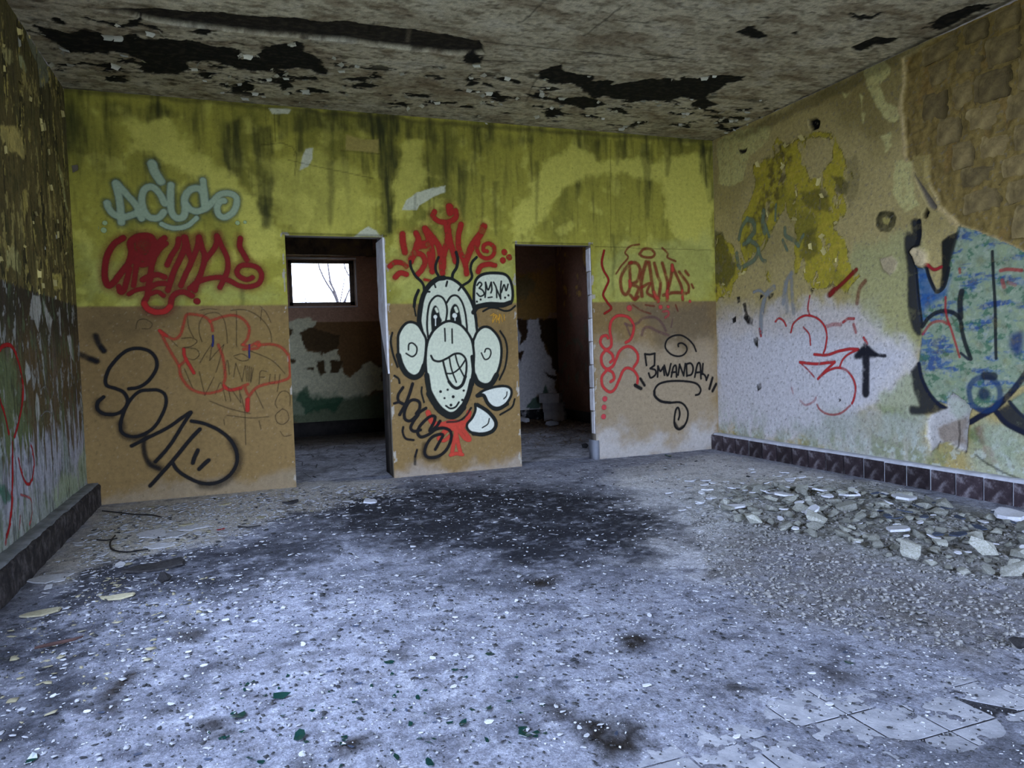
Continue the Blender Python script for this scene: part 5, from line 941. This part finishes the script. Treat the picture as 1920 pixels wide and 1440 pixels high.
def plate_mesh(name, seed, n=8, th=0.14, bend=0.0, mat=None, jag=0.25, aspect=0.7):
    """broken flat piece: irregular outline with thickness, unit radius"""
    r = random.Random(seed); bm = bmesh.new(); a0 = r.uniform(0, 6)
    p = [((1-jag*r.random())*math.cos(a0+(i+0.5*r.random())*2*math.pi/n), aspect*(1-jag*r.random())*math.sin(a0+(i+0.5*r.random())*2*math.pi/n)) for i in range(n)]
    f = lambda x, y: bend*(x*x-0.35*y*y)
    t = [bm.verts.new((x*0.96, y*0.96, th+f(x, y))) for x, y in p]; b = [bm.verts.new((x, y, f(x, y))) for x, y in p]; c = bm.verts.new((0, 0, th)); d = bm.verts.new((0, 0, 0))
    for i in range(n):
        j = (i+1) % n; bm.faces.new((c, t[i], t[j])); bm.faces.new((d, b[j], b[i])); bm.faces.new((t[i], b[i], b[j], t[j]))
    me = bpy.data.meshes.new(name); bm.to_mesh(me); bm.free()
    z = min(v.co.z for v in me.vertices)
    for v in me.vertices: v.co.z -= z
    if mat: me.materials.append(mat)
    return me
M_RUB = mat_plain('rubble_lump', [(0.20, 0.205, 0.155), (0.34, 0.34, 0.285), (0.47, 0.47, 0.43)], 9, bump=0.7, bscale=20, rand=0.3)
M_CHIP = mat_plain('white_plaster_piece', [(0.55, 0.56, 0.58), (0.74, 0.75, 0.78)], 8, bump=0.3, rand=0.14)
M_GCHIP = mat_plain('grey_plaster_piece', [(0.44, 0.44, 0.44), (0.64, 0.64, 0.65)], 8, bump=0.4, rand=0.15)
M_YCHIP = mat_plain('yellowed_paint_piece', [(0.30, 0.27, 0.16), (0.46, 0.42, 0.28)], 8, bump=0.2, rand=0.2)
M_GRAV = mat_plain('gravel_grain', [(0.20, 0.195, 0.175), (0.36, 0.35, 0.33)], 3, bump=0.2, rand=0.0)
M_PGRIT = mat_plain('pale_grit_grain', [(0.5, 0.51, 0.53), (0.75, 0.76, 0.79)], 2, bump=0, rand=0)
M_DGRIT = mat_plain('dark_grit_grain', [(0.02, 0.022, 0.024), (0.07, 0.068, 0.065)], 2, bump=0, rand=0)
M_SLATE = mat_plain('slate_blue_shard', [(0.03, 0.045, 0.08), (0.07, 0.09, 0.14)], 8, rough=0.5, rand=0.3)
M_CHAR = mat_plain('charred_stuff', [(0.012, 0.012, 0.013), (0.05, 0.046, 0.045)], 9, bump=0.5)
M_WOOD = mat_plain('brown_stick_wood', [(0.04, 0.022, 0.018), (0.09, 0.05, 0.042)], 14, bump=0.4)
M_WIRE = mat_plain('black_wire', [(0.015, 0.014, 0.014), (0.03, 0.028, 0.026)], 8, rough=0.5, bump=0)
m, nt, b = mat_base('bottle_glass', 0.12, 0.5)
b.inputs['Base Color'].default_value = (0.010, 0.050, 0.040, 1); b.inputs['Transmission Weight'].default_value = 0.25; M_GLASS = m
def put(name, me, x, y, s, rz, tilt=0.0, label=None, cat=None, group=None, sink=0.0, sz=1.0, mat=None):
    o = bpy.data.objects.new(name, me); COL.objects.link(o); o.scale = (s, s, s*sz)
    z = max(floor_z(x+dx*s*0.5, y+dy*s*0.5) for dx, dy in ((0, 0), (1, 0), (-1, 0), (0, 1), (0, -1)))
    if -5.95 < y < -4.3 and 1.9 < x: z = max(z, 0.0012)
    o.location = (x, y, z-sink*s+abs(math.sin(tilt))*s*0.5); o.rotation_euler = (tilt*math.cos(rz*3), tilt*math.sin(rz*3), rz)
    tag(o, label, cat, group); return o
def inpoly(poly_px, n, rnd, dens=None):
    q = np.array([fpt(*p) for p in poly_px]); out = []; k = 0
    while len(out) < n and k < n*200:
        k += 1; x = rnd.uniform(q[:, 0].min(), min(q[:, 0].max(), W-0.16)); y = rnd.uniform(q[:, 1].min(), min(q[:, 1].max(), -0.06))
        if sdf(np.array([x]), np.array([y]), q)[0] < 0: out.append((x, y))
    return out

# ---- large pieces worth naming one by one
def big(px, py, s, me, name, label, cat, rz=0.0, tilt=0.0, sz=1.0, lift=0.0):
    x, y = fpt(px, py); o = put(name, me, x, y, s, rz, tilt, label, cat, None, 0.0, sz); o.location.z += lift; return o
CH = [plate_mesh('plaster_slab', 50+i, 11, 0.16, 0.05, M_CHIP, 0.42, 0.8) for i in range(6)]; CG_ = [plate_mesh('plaster_slab', 60+i, 12, 0.07, 0.03, M_GCHIP, 0.5, 0.8) for i in range(5)]
big(1697, 952, 0.125, CH[0], 'plaster_slab', 'largest flat white plaster slab on the rubble near the tiled baseboard', 'plaster slab', 0.2, 0.12, 0.8, 0.03)
big(1685, 1016, 0.105, CH[1], 'plaster_slab', 'white plaster slab with a notched side at the front of the rubble', 'plaster slab', 0.9, 0.16, 0.8, 0.03)
big(1898, 987, 0.12, CH[2], 'plaster_slab', 'white plaster slab on the rubble at the right picture edge', 'plaster slab', 1.4, 0.1, 1.2, 0.03)
big(1536, 936, 0.075, CH[3], 'plaster_slab', 'white angular plaster slab at the far edge of the rubble', 'plaster slab', 0.4, 0.2, 1.0, 0.02)
big(1592, 945, 0.085, CH[4], 'plaster_slab', 'narrow white plaster slab beside the angular one at the heap edge', 'plaster slab', 2.2, 0.15, 0.9, 0.02)
big(1524, 980, 0.075, CH[5], 'plaster_slab', 'pale upright plaster slab leaning in the middle of the rubble', 'plaster slab', 1.1, 0.55, 1.0, 0.02)
big(1372, 958, 0.11, CH[3], 'plaster_slab', 'flat pale plaster slab at the near corner of the rubble heap', 'plaster slab', 2.6, 0.05, 0.6)
big(1470, 942, 0.10, CH[0], 'plaster_slab', 'grey-white plaster slab lying behind the small white chips', 'plaster slab', 1.9, 0.1, 0.8, 0.02)
big(695, 942, 0.085, CH[1], 'plaster_slab', 'lone white plaster slab on the burnt floor before the left doorway', 'plaster slab', 0.2, 0.12, 0.9)
big(362, 990, 0.14, CG_[2], 'plaster_slab', 'grey-white plaster slab with a ragged end below the black lettering', 'plaster slab', 0.5, 0.05, 0.5)
big(285, 1003, 0.15, CG_[4], 'plaster_slab', 'pale plaster slab beside the curved black wire', 'plaster slab', 0.0, 0.06, 0.5)
big(325, 1004, 0.13, CG_[1], 'plaster_slab', 'pale plaster slab between two others near the curved wire', 'plaster slab', 1.2, 0.06, 0.5)
big(300, 1024, 0.13, CG_[0], 'plaster_slab', 'pale plaster slab in front of the curved black wire', 'plaster slab', 0.3, 0.03, 0.4)
big(90, 1086, 0.14, CG_[3], 'plaster_slab', 'lavender-grey plaster slab touching the black curb', 'plaster slab', 0.3, 0.03, 0.4)
YC = [plate_mesh('paint_scale', 80+i, 8, 0.07, 0.08, M_YCHIP, 0.35, 0.5) for i in range(3)]
for i, (px, py, s, lb) in enumerate([(215,1120,0.10,'long yellowish paint scale on the dark floor near the curb'), (78,1150,0.11,'yellowish paint scale close to the black curb end'), (350,984,0.07,'small yellowish paint scale near the wall foot'), (420,946,0.07,'yellow-green paint scale below the tan wall')]):
    big(px, py, s, YC[i % 3], 'paint_scale', lb, 'paint scale', 0.25*i)
x, y = fpt(112, 1209)
pts = [(x-0.085, y-0.03, 0.02), (x-0.045, y-0.03, 0.024), (x, y-0.008, 0.02), (x+0.05, y+0.0, 0.022), (x+0.085, y+0.018, 0.024)]
tag(link('stick', tube_mesh('stick', pts, [0.005, 0.008, 0.008, 0.007, 0.004], 7), M_WOOD), 'short brown broken stick on the floor near the curb', 'stick')
def wire(px_pts, r, label, z=0.022):
    pts = [(*fpt(*p), z) for p in spline(px_pts, 8)]; return tag(link('wire', tube_mesh('wire', pts, r, 6), M_WIRE), label, 'wire')
wire([(216,1008),(207,1020),(208,1032),(222,1038),(245,1039),(262,1036),(278,1034)], 0.006, 'curved black wire looped around pale plaster slabs')
wire([(192,961),(220,964),(255,968),(285,969),(303,973)], 0.006, 'long straight black wire below the diagonal black lettering')
wire([(182,1016),(200,1017),(220,1013)], 0.005, 'short black wire end near the curved one')
wire([(446,990),(465,992),(488,989)], 0.005, 'short black wire right of the plaster slabs')
o = big(292, 1064, 0.22, plate_mesh('burnt_sheet', 91, 9, 0.05, 0.10, M_CHAR, 0.3, 0.5), 'burnt_sheet', 'charred warped sheet lying on the dark floor', 'burnt sheet', 0.25)
big(310, 1090, 0.05, hull_mesh('charred_lump', 92, 12, 0.7, M_CHAR), 'charred_lump', 'black charred lump in front of the burnt sheet', 'charred lump')
big(545, 944, 0.08, plate_mesh('charred_lump', 93, 8, 0.2, 0.2, M_CHAR, .3, .5), 'charred_lump', 'black charred scrap at the foot of the left door jamb', 'charred lump', 0.4)
big(1912, 1214, 0.05, hull_mesh('charred_lump', 94, 13, 0.6, M_CHAR), 'charred_lump', 'dark charred lump at the right picture edge', 'charred lump')
big(413, 993, 0.035, plate_mesh('red_scrap', 95, 6, 0.15, 0.1, mat_plain('red_plastic', [(0.20,0.02,0.02),(0.30,0.04,0.04)], 6), .3, .4), 'red_scrap', 'small red scrap on the floor below the tan wall', 'scrap', 0.4)
big(1160, 852, 0.06, hull_mesh('grey_stone', 96, 12, 0.5, M_RUB), 'grey_stone', 'small grey stone at the foot of the right pier', 'stone')
big(1252, 857, 0.06, plate_mesh('glass_piece', 97, 7, 0.12, 0.3, M_GLASS, .3, .6), 'glass_piece', 'teal glass piece at the foot of the right pier', 'glass piece', 0.4, 0.3)
GL = [plate_mesh('glass_piece', 100+i, 5+i % 3, 0.05, 0.22, M_GLASS, 0.35, 0.62) for i in range(5)]
for i, (px, py, s, t, lb) in enumerate([(528,1307,0.036,0.35,'curved green bottle fragment standing out on the pale dust'), (448,1344,0.036,0.15,'flat green bottle fragment beside the dark dirt clump'), (562,1381,0.036,0.2,'pointed green bottle fragment with a dark sliver beside it'), (984,1378,0.034,0.15,'dark bottle fragment in the cluster of three'), (980,1366,0.022,0.1,'upper dark bottle fragment in the cluster of three'), (1003,1375,0.020,0.2,'smallest bottle fragment in the cluster of three'), (868,1357,0.026,0.2,'green-black bottle fragment alone in mid foreground'), (805,1431,0.024,0.3,'green bottle fragment at the bottom picture edge'), (918,1226,0.026,0.1,'long thin bottle fragment on bare dust'), (730,1241,0.028,0.1,'oval dark bottle fragment beside brown dirt'), (915,1330,0.026,0.2,'dark bottle fragment near the brown dirt spot'), (60,1425,0.03,0.2,'green bottle fragment in the near left corner'), (1592,1236,0.024,0.1,'dark oval bottle fragment on the smooth tiles')]):
    big(px, py, s, GL[i % 5], 'glass_piece', lb, 'glass piece', 0.7*i, t)

# ---- rubble heap: 260 lumps one by one, the rest as gravel
RM = [hull_mesh('rubble_lump', 200+i, 12, 0.42+0.03*(i % 4), M_RUB) for i in range(12)]
HEAP = [(1335,945),(1420,918),(1560,922),(1700,940),(1830,975),(1960,990),(2040,1040),(1960,1100),(1800,1085),(1640,1045),(1500,1012),(1390,990)]
placed = []
for i, (x, y) in enumerate(inpoly(HEAP, 900, rd)):
    s = 0.024+0.07*rd.random()**1.8
    if any((x-a)**2+(y-b_)**2 < (0.8*(s+c))**2 for a, b_, c in placed): continue
    placed.append((x, y, s)); sz_ = 'large' if s > 0.055 else 'fist-sized' if s > 0.035 else 'small'; zn = 'beside the tiled baseboard' if x > 5.45 else 'at the far side of the heap' if y > -2.35 else 'on the near slope of the heap' if y < -3.1 else 'in the middle of the heap'
    put('rubble_lump', RM[i % 12], x, y, s, rd.uniform(0, 6.3), rd.uniform(0, .5), sz_+' grey-green lump of broken masonry '+zn, 'rubble', sz_+' rubble lumps '+zn, 0.12)
    if len(placed) > 270: break
SM = [plate_mesh('slate_shard', 230+i, 6, 0.08, 0.1, M_SLATE, 0.35, 0.5) for i in range(4)]
for i, (x, y) in enumerate(inpoly([(1600,950),(1700,935),(1830,970),(1930,985),(1930,1060),(1800,1030),(1650,1010)], 16, rd)):
    put('slate_shard', SM[i % 4], x, y, rd.uniform(.04, .08), rd.uniform(0, 6.3), rd.uniform(.05, .35), 'dark blue flat shard among the rubble lumps', 'shard', 'dark blue shards in the rubble').location.z += 0.03
PG = [plate_mesh('plaster_chip', 270+i, 7, 0.10, 0.05, [M_GCHIP, M_GCHIP, M_YCHIP, M_CHIP, M_GCHIP][i], 0.4, 0.7) for i in range(5)]
PM = [plate_mesh('plaster_chip', 240+i, 6+i % 3, 0.16, 0.05, M_CHIP, 0.3, 0.7) for i in range(8)]
for i, (x, y) in enumerate(inpoly(HEAP, 45, rd)):
    put('plaster_chip', PM[i % 8], x, y, rd.uniform(.018, .045), rd.uniform(0, 6.3), rd.uniform(0, .4), 'white plaster chip scattered among the rubble lumps', 'plaster chip', 'plaster chips in the rubble').location.z += 0.02
for i, (x, y) in enumerate(inpoly([(1230,905),(1420,870),(1640,915),(1560,945),(1400,950),(1290,980)], 60, rd)):
    put('plaster_chip', PM[i % 8], x, y, rd.uniform(.015, .06), rd.uniform(0, 6.3), rd.uniform(0, .2), 'white plaster chip on the pale floor between rubble and partition', 'plaster chip', 'plaster chips behind the rubble')
for i, (x, y) in enumerate(inpoly([(200,955),(540,915),(740,905),(740,925),(560,960),(420,1010),(250,1060),(120,1100),(60,1110)], 70, rd)):
    put('plaster_chip', PG[i % 5], x, y, rd.uniform(.015, .06), rd.uniform(0, 6.3), rd.uniform(0, .25), 'pale plaster chip on the brown litter along the tan wall', 'plaster chip', 'plaster chips along the tan wall', 0, 0.6)
for i, (x, y) in enumerate(inpoly([(0,1180),(250,1080),(1100,1050),(1400,1120),(1700,1200),(1500,1440),(0,1440)], 90, rd)):
    put('plaster_chip', PM[i % 8], x, y, rd.uniform(.006, .02), rd.uniform(0, 6.3), rd.uniform(0, .2), 'tiny white plaster chip on the dusty foreground floor', 'plaster chip', 'plaster chips in the foreground')
GM = [plate_mesh('glass_shard', 260+i, 4+i % 3, 0.08, 0.2, M_GLASS, 0.35, 0.6) for i in range(6)]
for i, (x, y) in enumerate(inpoly([(360,1300),(560,1260),(1020,1250),(1050,1400),(900,1440),(500,1440),(380,1400)], 75, rd)):
    put('glass_shard', GM[i % 6], x, y, rd.uniform(.007, .018), rd.uniform(0, 6.3), rd.uniform(0, .4), 'small dark bottle-glass shard on the pale foreground dust', 'glass shard', 'bottle-glass shards in the foreground')
for i, (x, y) in enumerate(inpoly([(0,1200),(300,1120),(1200,1100),(1700,1250),(1400,1440),(0,1440)], 70, rd)):
    put('charcoal_bit', RM[i % 12] if False else SM[i % 4], x, y, rd.uniform(.008, .018), rd.uniform(0, 6.3), rd.uniform(0, .3), 'small dark scrap on the dusty foreground floor', 'scrap', 'dark scraps on the floor')

def scatter(name, pts, sizes, mat, label, flat=0.6):
    """uncountable grains joined into one mesh"""
    T = []
    for k in range(6):
        me = hull_mesh('grain', 300+k, 7, flat); me.calc_loop_triangles()
        T.append((np.array([v.co[:] for v in me.vertices]), np.array([t.vertices[:] for t in me.loop_triangles]))); bpy.data.meshes.remove(me)
    VV = []; FF = []; n = 0; zz = Fw.sample(pts[:, 0], pts[:, 1]); near = (pts[:, 1] < -4.3) & (pts[:, 0] > 1.9); zz = np.where(near, np.maximum(zz, 0.0), zz)
    for i in range(len(pts)):
        v, f = T[i % 6]; a = i*2.399; c, s_ = math.cos(a), math.sin(a); q = v*sizes[i]
        VV.append(np.stack([q[:, 0]*c-q[:, 1]*s_+pts[i, 0], q[:, 0]*s_+q[:, 1]*c+pts[i, 1], q[:, 2]+zz[i]-sizes[i]*0.1], 1)); FF.append(f+n); n += len(v)
    o = link(name, mesh_np(name, np.vstack(VV), np.vstack(FF), False), mat); return tag(o, label, name, None, 'stuff')
def cloud(polys, n):
    out = []
    for poly_px, k in polys:
        q = np.array([fpt(*p) for p in poly_px]); P_ = RNG.uniform([q[:, 0].min(), q[:, 1].min()], [min(q[:, 0].max(), W-0.12), min(q[:, 1].max(), -0.03)], (int(n*k*4), 2))
        P_ = P_[sdf(P_[:, 0], P_[:, 1], q) < 0][:int(n*k)]; out.append(P_)
    P_ = np.vstack(out); P_ = P_[(P_[:, 0] > 0.12) & (P_[:, 0] < W-0.13) & (P_[:, 1] < -0.02)]; RNG.shuffle(P_); return P_
g = cloud([(HEAP, 0.5), ([(1290,960),(1450,1000),(1640,1050),(1960,1110),(2050,1230),(1700,1210),(1450,1150),(1330,1080)], 0.5)], 7000)
scatter('gravel', g, 0.004+0.017*RNG.random(len(g))**3, M_GRAV, 'grey gravel and crumbled mortar around the rubble heap')
ALL = [(0,1150),(195,960),(560,915),(740,900),(980,885),(1345,850),(1900,960),(2000,1250),(1950,1460),(-100,1460)]
FORE = [(0,1180),(300,1080),(1300,1080),(1950,1200),(1950,1460),(-100,1460)]
g = cloud([(ALL, 0.5), (FORE, 0.5)], 9000); scatter('pale_grit', g, 0.0014+0.007*RNG.random(len(g))**6, M_PGRIT, 'pale plaster grit strewn over the floor', 0.5)
g = cloud([(ALL, 0.45), (FORE, 0.55)], 7000); scatter('dark_grit', g, 0.0015+0.008*RNG.random(len(g))**4, M_DGRIT, 'dark grit and ash crumbs strewn over the floor', 0.4)

def scatter_flat(name, pts, sizes, mat, label):
    n = len(pts); k = 5; zz = Fw.sample(pts[:, 0], pts[:, 1]); near = (pts[:, 1] < -4.3) & (pts[:, 0] > 1.9); zz = np.where(near, np.maximum(zz, 0.0006), zz)
    a = RNG.uniform(0, 6.28, (n, 1))+np.arange(k)*2*math.pi/k+RNG.uniform(-.4, .4, (n, k)); r = sizes[:, None]*RNG.uniform(.55, 1.1, (n, k)); rot = RNG.uniform(0, 3.14, (n, 1)); fl = RNG.uniform(.35, .9, (n, 1))
    x0, y0 = r*np.cos(a), r*np.sin(a)*fl; x = x0*np.cos(rot)-y0*np.sin(rot); y = x0*np.sin(rot)+y0*np.cos(rot); tx, ty = RNG.uniform(-.18, .18, (2, n, 1)); z = tx*x+ty*y
    z = z-z.min(1, keepdims=True)+zz[:, None]+0.0015; top = np.stack([x+pts[:, :1], y+pts[:, 1:], z+0.0015], -1); bot = top-np.array([0, 0, 0.002])
    Vv = np.concatenate([top, bot], 1).reshape(-1, 3); b0 = (np.arange(n)*2*k)[:, None]; F = []
    for i in (1, 2, 3): F.append(np.concatenate([b0, b0+i, b0+i+1, b0+i+1], 1)[:, :3])
    T = np.concatenate(F); Q = [np.concatenate([b0+i, b0+k+i, b0+k+(i+1) % k], 1) for i in range(k)]+[np.concatenate([b0+i, b0+k+(i+1) % k, b0+(i+1) % k], 1) for i in range(k)]
    return tag(link(name, mesh_np(name, Vv, np.concatenate([T]+Q), False), mat), label, name, None, 'stuff')
LEFTB = [(120,1100),(195,960),(560,915),(740,905),(740,930),(560,975),(400,1030),(250,1100),(60,1180)]
g = cloud([(ALL, 0.50), (FORE, 0.12), (LEFTB, 0.38)], 5500); scatter_flat('pale_paint_flakes', g, 0.004+0.022*RNG.random(len(g))**3*np.clip((g[:, 1]+7.0)/4.0, 0.35, 1.3), mat_plain('pale_floor_flake', [(0.34,0.345,0.36),(0.52,0.53,0.55)], 3, bump=0, rand=0), 'thin pale paint flakes strewn flat over the floor')
g = cloud([(ALL, 0.5), (FORE, 0.4), (LEFTB, 0.1)], 4500); scatter_flat('dark_paint_flakes', g, 0.003+0.020*RNG.random(len(g))**3*np.clip((g[:, 1]+7.0)/4.0, 0.35, 1.3), mat_plain('dark_floor_flake', [(0.02,0.022,0.025),(0.07,0.07,0.07)], 3, bump=0, rand=0), 'thin dark flakes of burnt paint strewn over the floor')
g = cloud([(LEFTB, 0.6), ([(0,1180),(200,1090),(420,1080),(300,1250),(0,1400)], 0.25)], 620); scatter_flat('yellow_paint_flakes', g, 0.005+0.022*RNG.random(len(g))**2.5, M_YCHIP, 'thin yellowish paint flakes along the peeling wall')

# ---- back room: concrete blocks, pipe, stone
M_BLOCK = mat_plain('concrete_block', [(0.30, 0.29, 0.29), (0.48, 0.47, 0.47)], 10, bump=0.6)
def block_mesh():
    w, d, h = 0.34, 0.20, 0.15; bm = bmesh.new(); X = np.array([-.5, -.32, -.08, .08, .32, .5])*d; Z = np.array([0, .18, .42, .58, .82, 1.0])*h
    bv = lambda x, y, z: bm.verts.new((x, y, z)); xe = w/2
    for i in range(5):
        for j in range(5):
            y0, y1, z0, z1 = X[i], X[i+1], Z[j], Z[j+1]
            if i in (1, 3) and j in (1, 3):
                r = xe-0.06; c = [(y0, z0), (y1, z0), (y1, z1), (y0, z1)]
                for k in range(4):
                    a, b_ = c[k], c[(k+1) % 4]; bm.faces.new((bv(xe, *a), bv(xe, *b_), bv(r, *b_), bv(r, *a)))
                bm.faces.new([bv(r, *p) for p in c])
            else: bm.faces.new((bv(xe, y0, z0), bv(xe, y1, z0), bv(xe, y1, z1), bv(xe, y0, z1)))
    q = [(-xe, -d/2), (xe, -d/2), (xe, d/2), (-xe, d/2)]
    for k in (0, 2, 3):
        a, b_ = q[k], q[(k+1) % 4]; bm.faces.new((bv(*a, 0), bv(*b_, 0), bv(*b_, h), bv(*a, h)))
    bm.faces.new([bv(*p, h) for p in q]); bm.faces.new([bv(*p, 0) for p in q])
    bmesh.ops.remove_doubles(bm, verts=bm.verts[:], dist=1e-5); me = bpy.data.meshes.new('concrete_block'); bm.to_mesh(me); bm.free(); me.materials.append(M_BLOCK); return me
bmh = block_mesh()
for k, (dx, rz, lb) in enumerate([(0.02, -0.62, 'concrete block at the bottom of the stack in the back room'), (0.0, -0.55, 'concrete block in the middle of the stack in the back room'), (-0.05, -0.70, 'hollow concrete block with four holes on top of the stack')]):
    o = bpy.data.objects.new('concrete_block', bmh); COL.objects.link(o); o.location = (6.06+dx, 4.02, 0.03+0.151*k); o.rotation_euler = (0, 0, rz); tag(o, lb, 'block', 'stack of concrete blocks')
p = hit(985, 787, 1, 4.1); tag(link('pipe', tube_mesh('pipe', [(p[0], 4.0, 0.06), (p[0]-0.05, 4.15, 0.065), (p[0]+0.02, 4.3, 0.07)], 0.045, 12), M_CHIP), 'white pipe lying in front of the flaked baseboard', 'pipe')
p = hit(1036, 803, 2, 0.0); me = hull_mesh('grey_stone', 401, 16, 0.7, mat_plain('pale_grey_stone', [(0.30,0.31,0.34),(0.46,0.47,0.50)], 7)); o = bpy.data.objects.new('grey_stone', me); COL.objects.link(o); o.location = (p[0], p[1], 0.03); o.scale = (0.13, 0.08, 0.09); tag(o, 'rounded grey stone on the back room floor before the blocks', 'stone')
p = hit(1097, 843, 2, 0.0); me = hull_mesh('dark_stone', 402, 14, 0.6, M_CHAR); o = bpy.data.objects.new('dark_stone', me); COL.objects.link(o); o.location = (p[0], p[1], 0.02); o.scale = (0.06, 0.05, 0.06); tag(o, 'small dark stone in the shade behind the right doorway', 'stone')
def scat_far(name, n, box, mat, label):
    P_ = RNG.uniform([box[0], box[2]], [box[1], box[3]], (n, 2)); VV = []; FF = []
    zz = Fb.sample(P_[:, 0], P_[:, 1])
    for i in range(n):
        a = RNG.uniform(0, 6.28); l = RNG.uniform(.02, .10); w = RNG.uniform(.002, .006); t = RNG.uniform(-.02, .03); d = np.array([math.cos(a), math.sin(a)])*l; e = np.array([-math.sin(a), math.cos(a)])*w
        c = P_[i]; q = [(*(c-d-e), zz[i]+.004), (*(c+d-e), zz[i]+.006+abs(t)), (*(c+d+e), zz[i]+.006+abs(t)), (*(c-d+e), zz[i]+.004)]; FF.append([4*i, 4*i+1, 4*i+2, 4*i+3]); VV += q
    return tag(link(name, mesh_np(name, VV, FF, False), mat), label, name, None, 'stuff')
scat_far('straw', 900, (4.6, 6.2, 1.2, 4.3), mat_plain('dry_straw', [(0.16,0.11,0.06),(0.34,0.26,0.16)], 3, bump=0, rand=0), 'dry straw and litter on the back room floor')
scat_far('litter', 500, (0.6, 3.2, 0.4, 4.3), mat_plain('dark_litter', [(0.03,0.028,0.026),(0.14,0.13,0.12)], 3, bump=0, rand=0), 'dark litter on the floor behind the left doorway')

# ---- bare tree outside the rear window
tr = bpy.data.objects.new('bare_tree', None); COL.objects.link(tr); tag(tr, 'bare leafless tree outside the small window', 'tree'); b0 = hit(636, 575, 1, 8.2); tr.location = (b0[0], 8.2, -0.32)
M_TWIG = mat_plain('twig_bark', [(0.010, 0.007, 0.006), (0.028, 0.020, 0.017)], 9, bump=0.2)
def twig(nm, pts_px, r0, r1, yy):
    pts = [Vector(hit(px, py, 1, yy+0.05*i))-Vector(tr.location) for i, (px, py) in enumerate(spline(pts_px, 6))]
    return link(nm, tube_mesh(nm, pts, list(np.linspace(r0, r1, len(pts))), 6), M_TWIG, tr)
link('trunk', tube_mesh('trunk', [Vector((0.1, 0, 0)), Vector((0.03, 0, 1.2)), Vector(b0)-Vector(tr.location)], [0.07, 0.055, 0.03], 8), M_TWIG, tr)
for i, (pp, r) in enumerate([([(636,575),(625,550),(612,530),(600,505),(594,480)],0.014), ([(636,575),(628,548),(620,530),(616,505),(613,480)],0.016), ([(636,575),(642,545),(646,520),(645,490)],0.008), ([(645,575),(650,555),(656,540),(656,520)],0.012), ([(640,575),(655,545),(665,525)],0.010), ([(656,520),(648,505),(643,485)],0.010), ([(600,505),(590,512),(582,510)],0.005), ([(620,535),(613,520),(600,508)],0.006), ([(575,575),(570,548),(565,530)],0.006), ([(570,550),(574,535)],0.004), ([(612,560),(605,550)],0.004)]): twig('branch', pp, r*1.7, r*0.9, 8.2)

# ---- curled paint flakes
M_FLAKE = mat_plain('curled_paint_flake', [(0.42, 0.40, 0.30), (0.58, 0.56, 0.44)], 10, bump=0.1, rand=0.25)
M_YFLAKE = mat_plain('curled_yellow_flake', [(0.40, 0.32, 0.09), (0.60, 0.50, 0.20)], 10, bump=0.1, rand=0.25)
def flake_mesh(seed, mat, curl):
    r = random.Random(seed); n = 4; Vv = []
    for j in range(n):
        for i in range(n):
            u, v = i/(n-1)-0.5, j/(n-1); k = 1-0.5*v*r.uniform(0.3, 1); a = curl*v
            Vv.append((u*2*k*(1+0.2*r.uniform(-1, 1)), math.sin(a)/curl*1.0 if curl else v, (1-math.cos(a))/curl+0.04*r.uniform(-1, 1)))
    F = [(j*n+i, j*n+i+1, (j+1)*n+i+1, (j+1)*n+i) for j in range(n-1) for i in range(n-1)]
    me = mesh_np('paint_flake', Vv, F, True); me.materials.append(mat); return me
FL = [flake_mesh(500+i, M_FLAKE, c) for i, c in enumerate((0.5, 0.9, 1.4, 2.0, 0.7))]; YF_ = [flake_mesh(520+i, M_YFLAKE, c) for i, c in enumerate((0.6, 1.0, 1.6, 2.2))]
def flakes(surf, mask, parent, meshes, n, smin, smax, sel, rnd):
    gy, gx = np.gradient(mask); e = (np.hypot(gx, gy) > 0.18) & sel; js, is_ = np.nonzero(e)
    if len(js) == 0: return
    for k in range(n):
        q = rnd.randrange(len(js)); j, i = js[q], is_[q]; gv = np.array([gx[j, i], gy[j, i]]); gv /= np.linalg.norm(gv)+1e-9
        s = rnd.uniform(smin, smax); o = link('paint_flake', meshes[rnd.randrange(len(meshes))], None, parent)
        P0 = surf.world(surf.us[i], surf.vs[j], surf.h[j, i]+0.004); du = np.zeros(3); du[surf.ia] = gv[0]; du[surf.ib] = gv[1]; nn = np.zeros(3); nn[surf.axis] = surf.n
        yv = Vector(du); zv = Vector(nn); xv = yv.cross(zv); m_ = Matrix((xv, yv, zv)).transposed().to_4x4(); m_.translation = Vector(P0)-yv*s*0.15
        o.matrix_world = m_ @ Matrix.Rotation(rnd.uniform(-.5, .5), 4, 'Z') @ Matrix.Scale(s, 4)
rf = random.Random(31)
flakes(Cw, black, ceiling, FL, 190, 0.015, 0.045, (Cw.V > -1.7), rf)
flakes(Lw, pe, wall_left, YF_+FL[:1], 50, 0.012, 0.035, (Lw.U > -2.2), rf)
flakes(Rw, yel, wall_right, YF_, 45, 0.015, 0.045, (Rw.U > -2.6), rf)
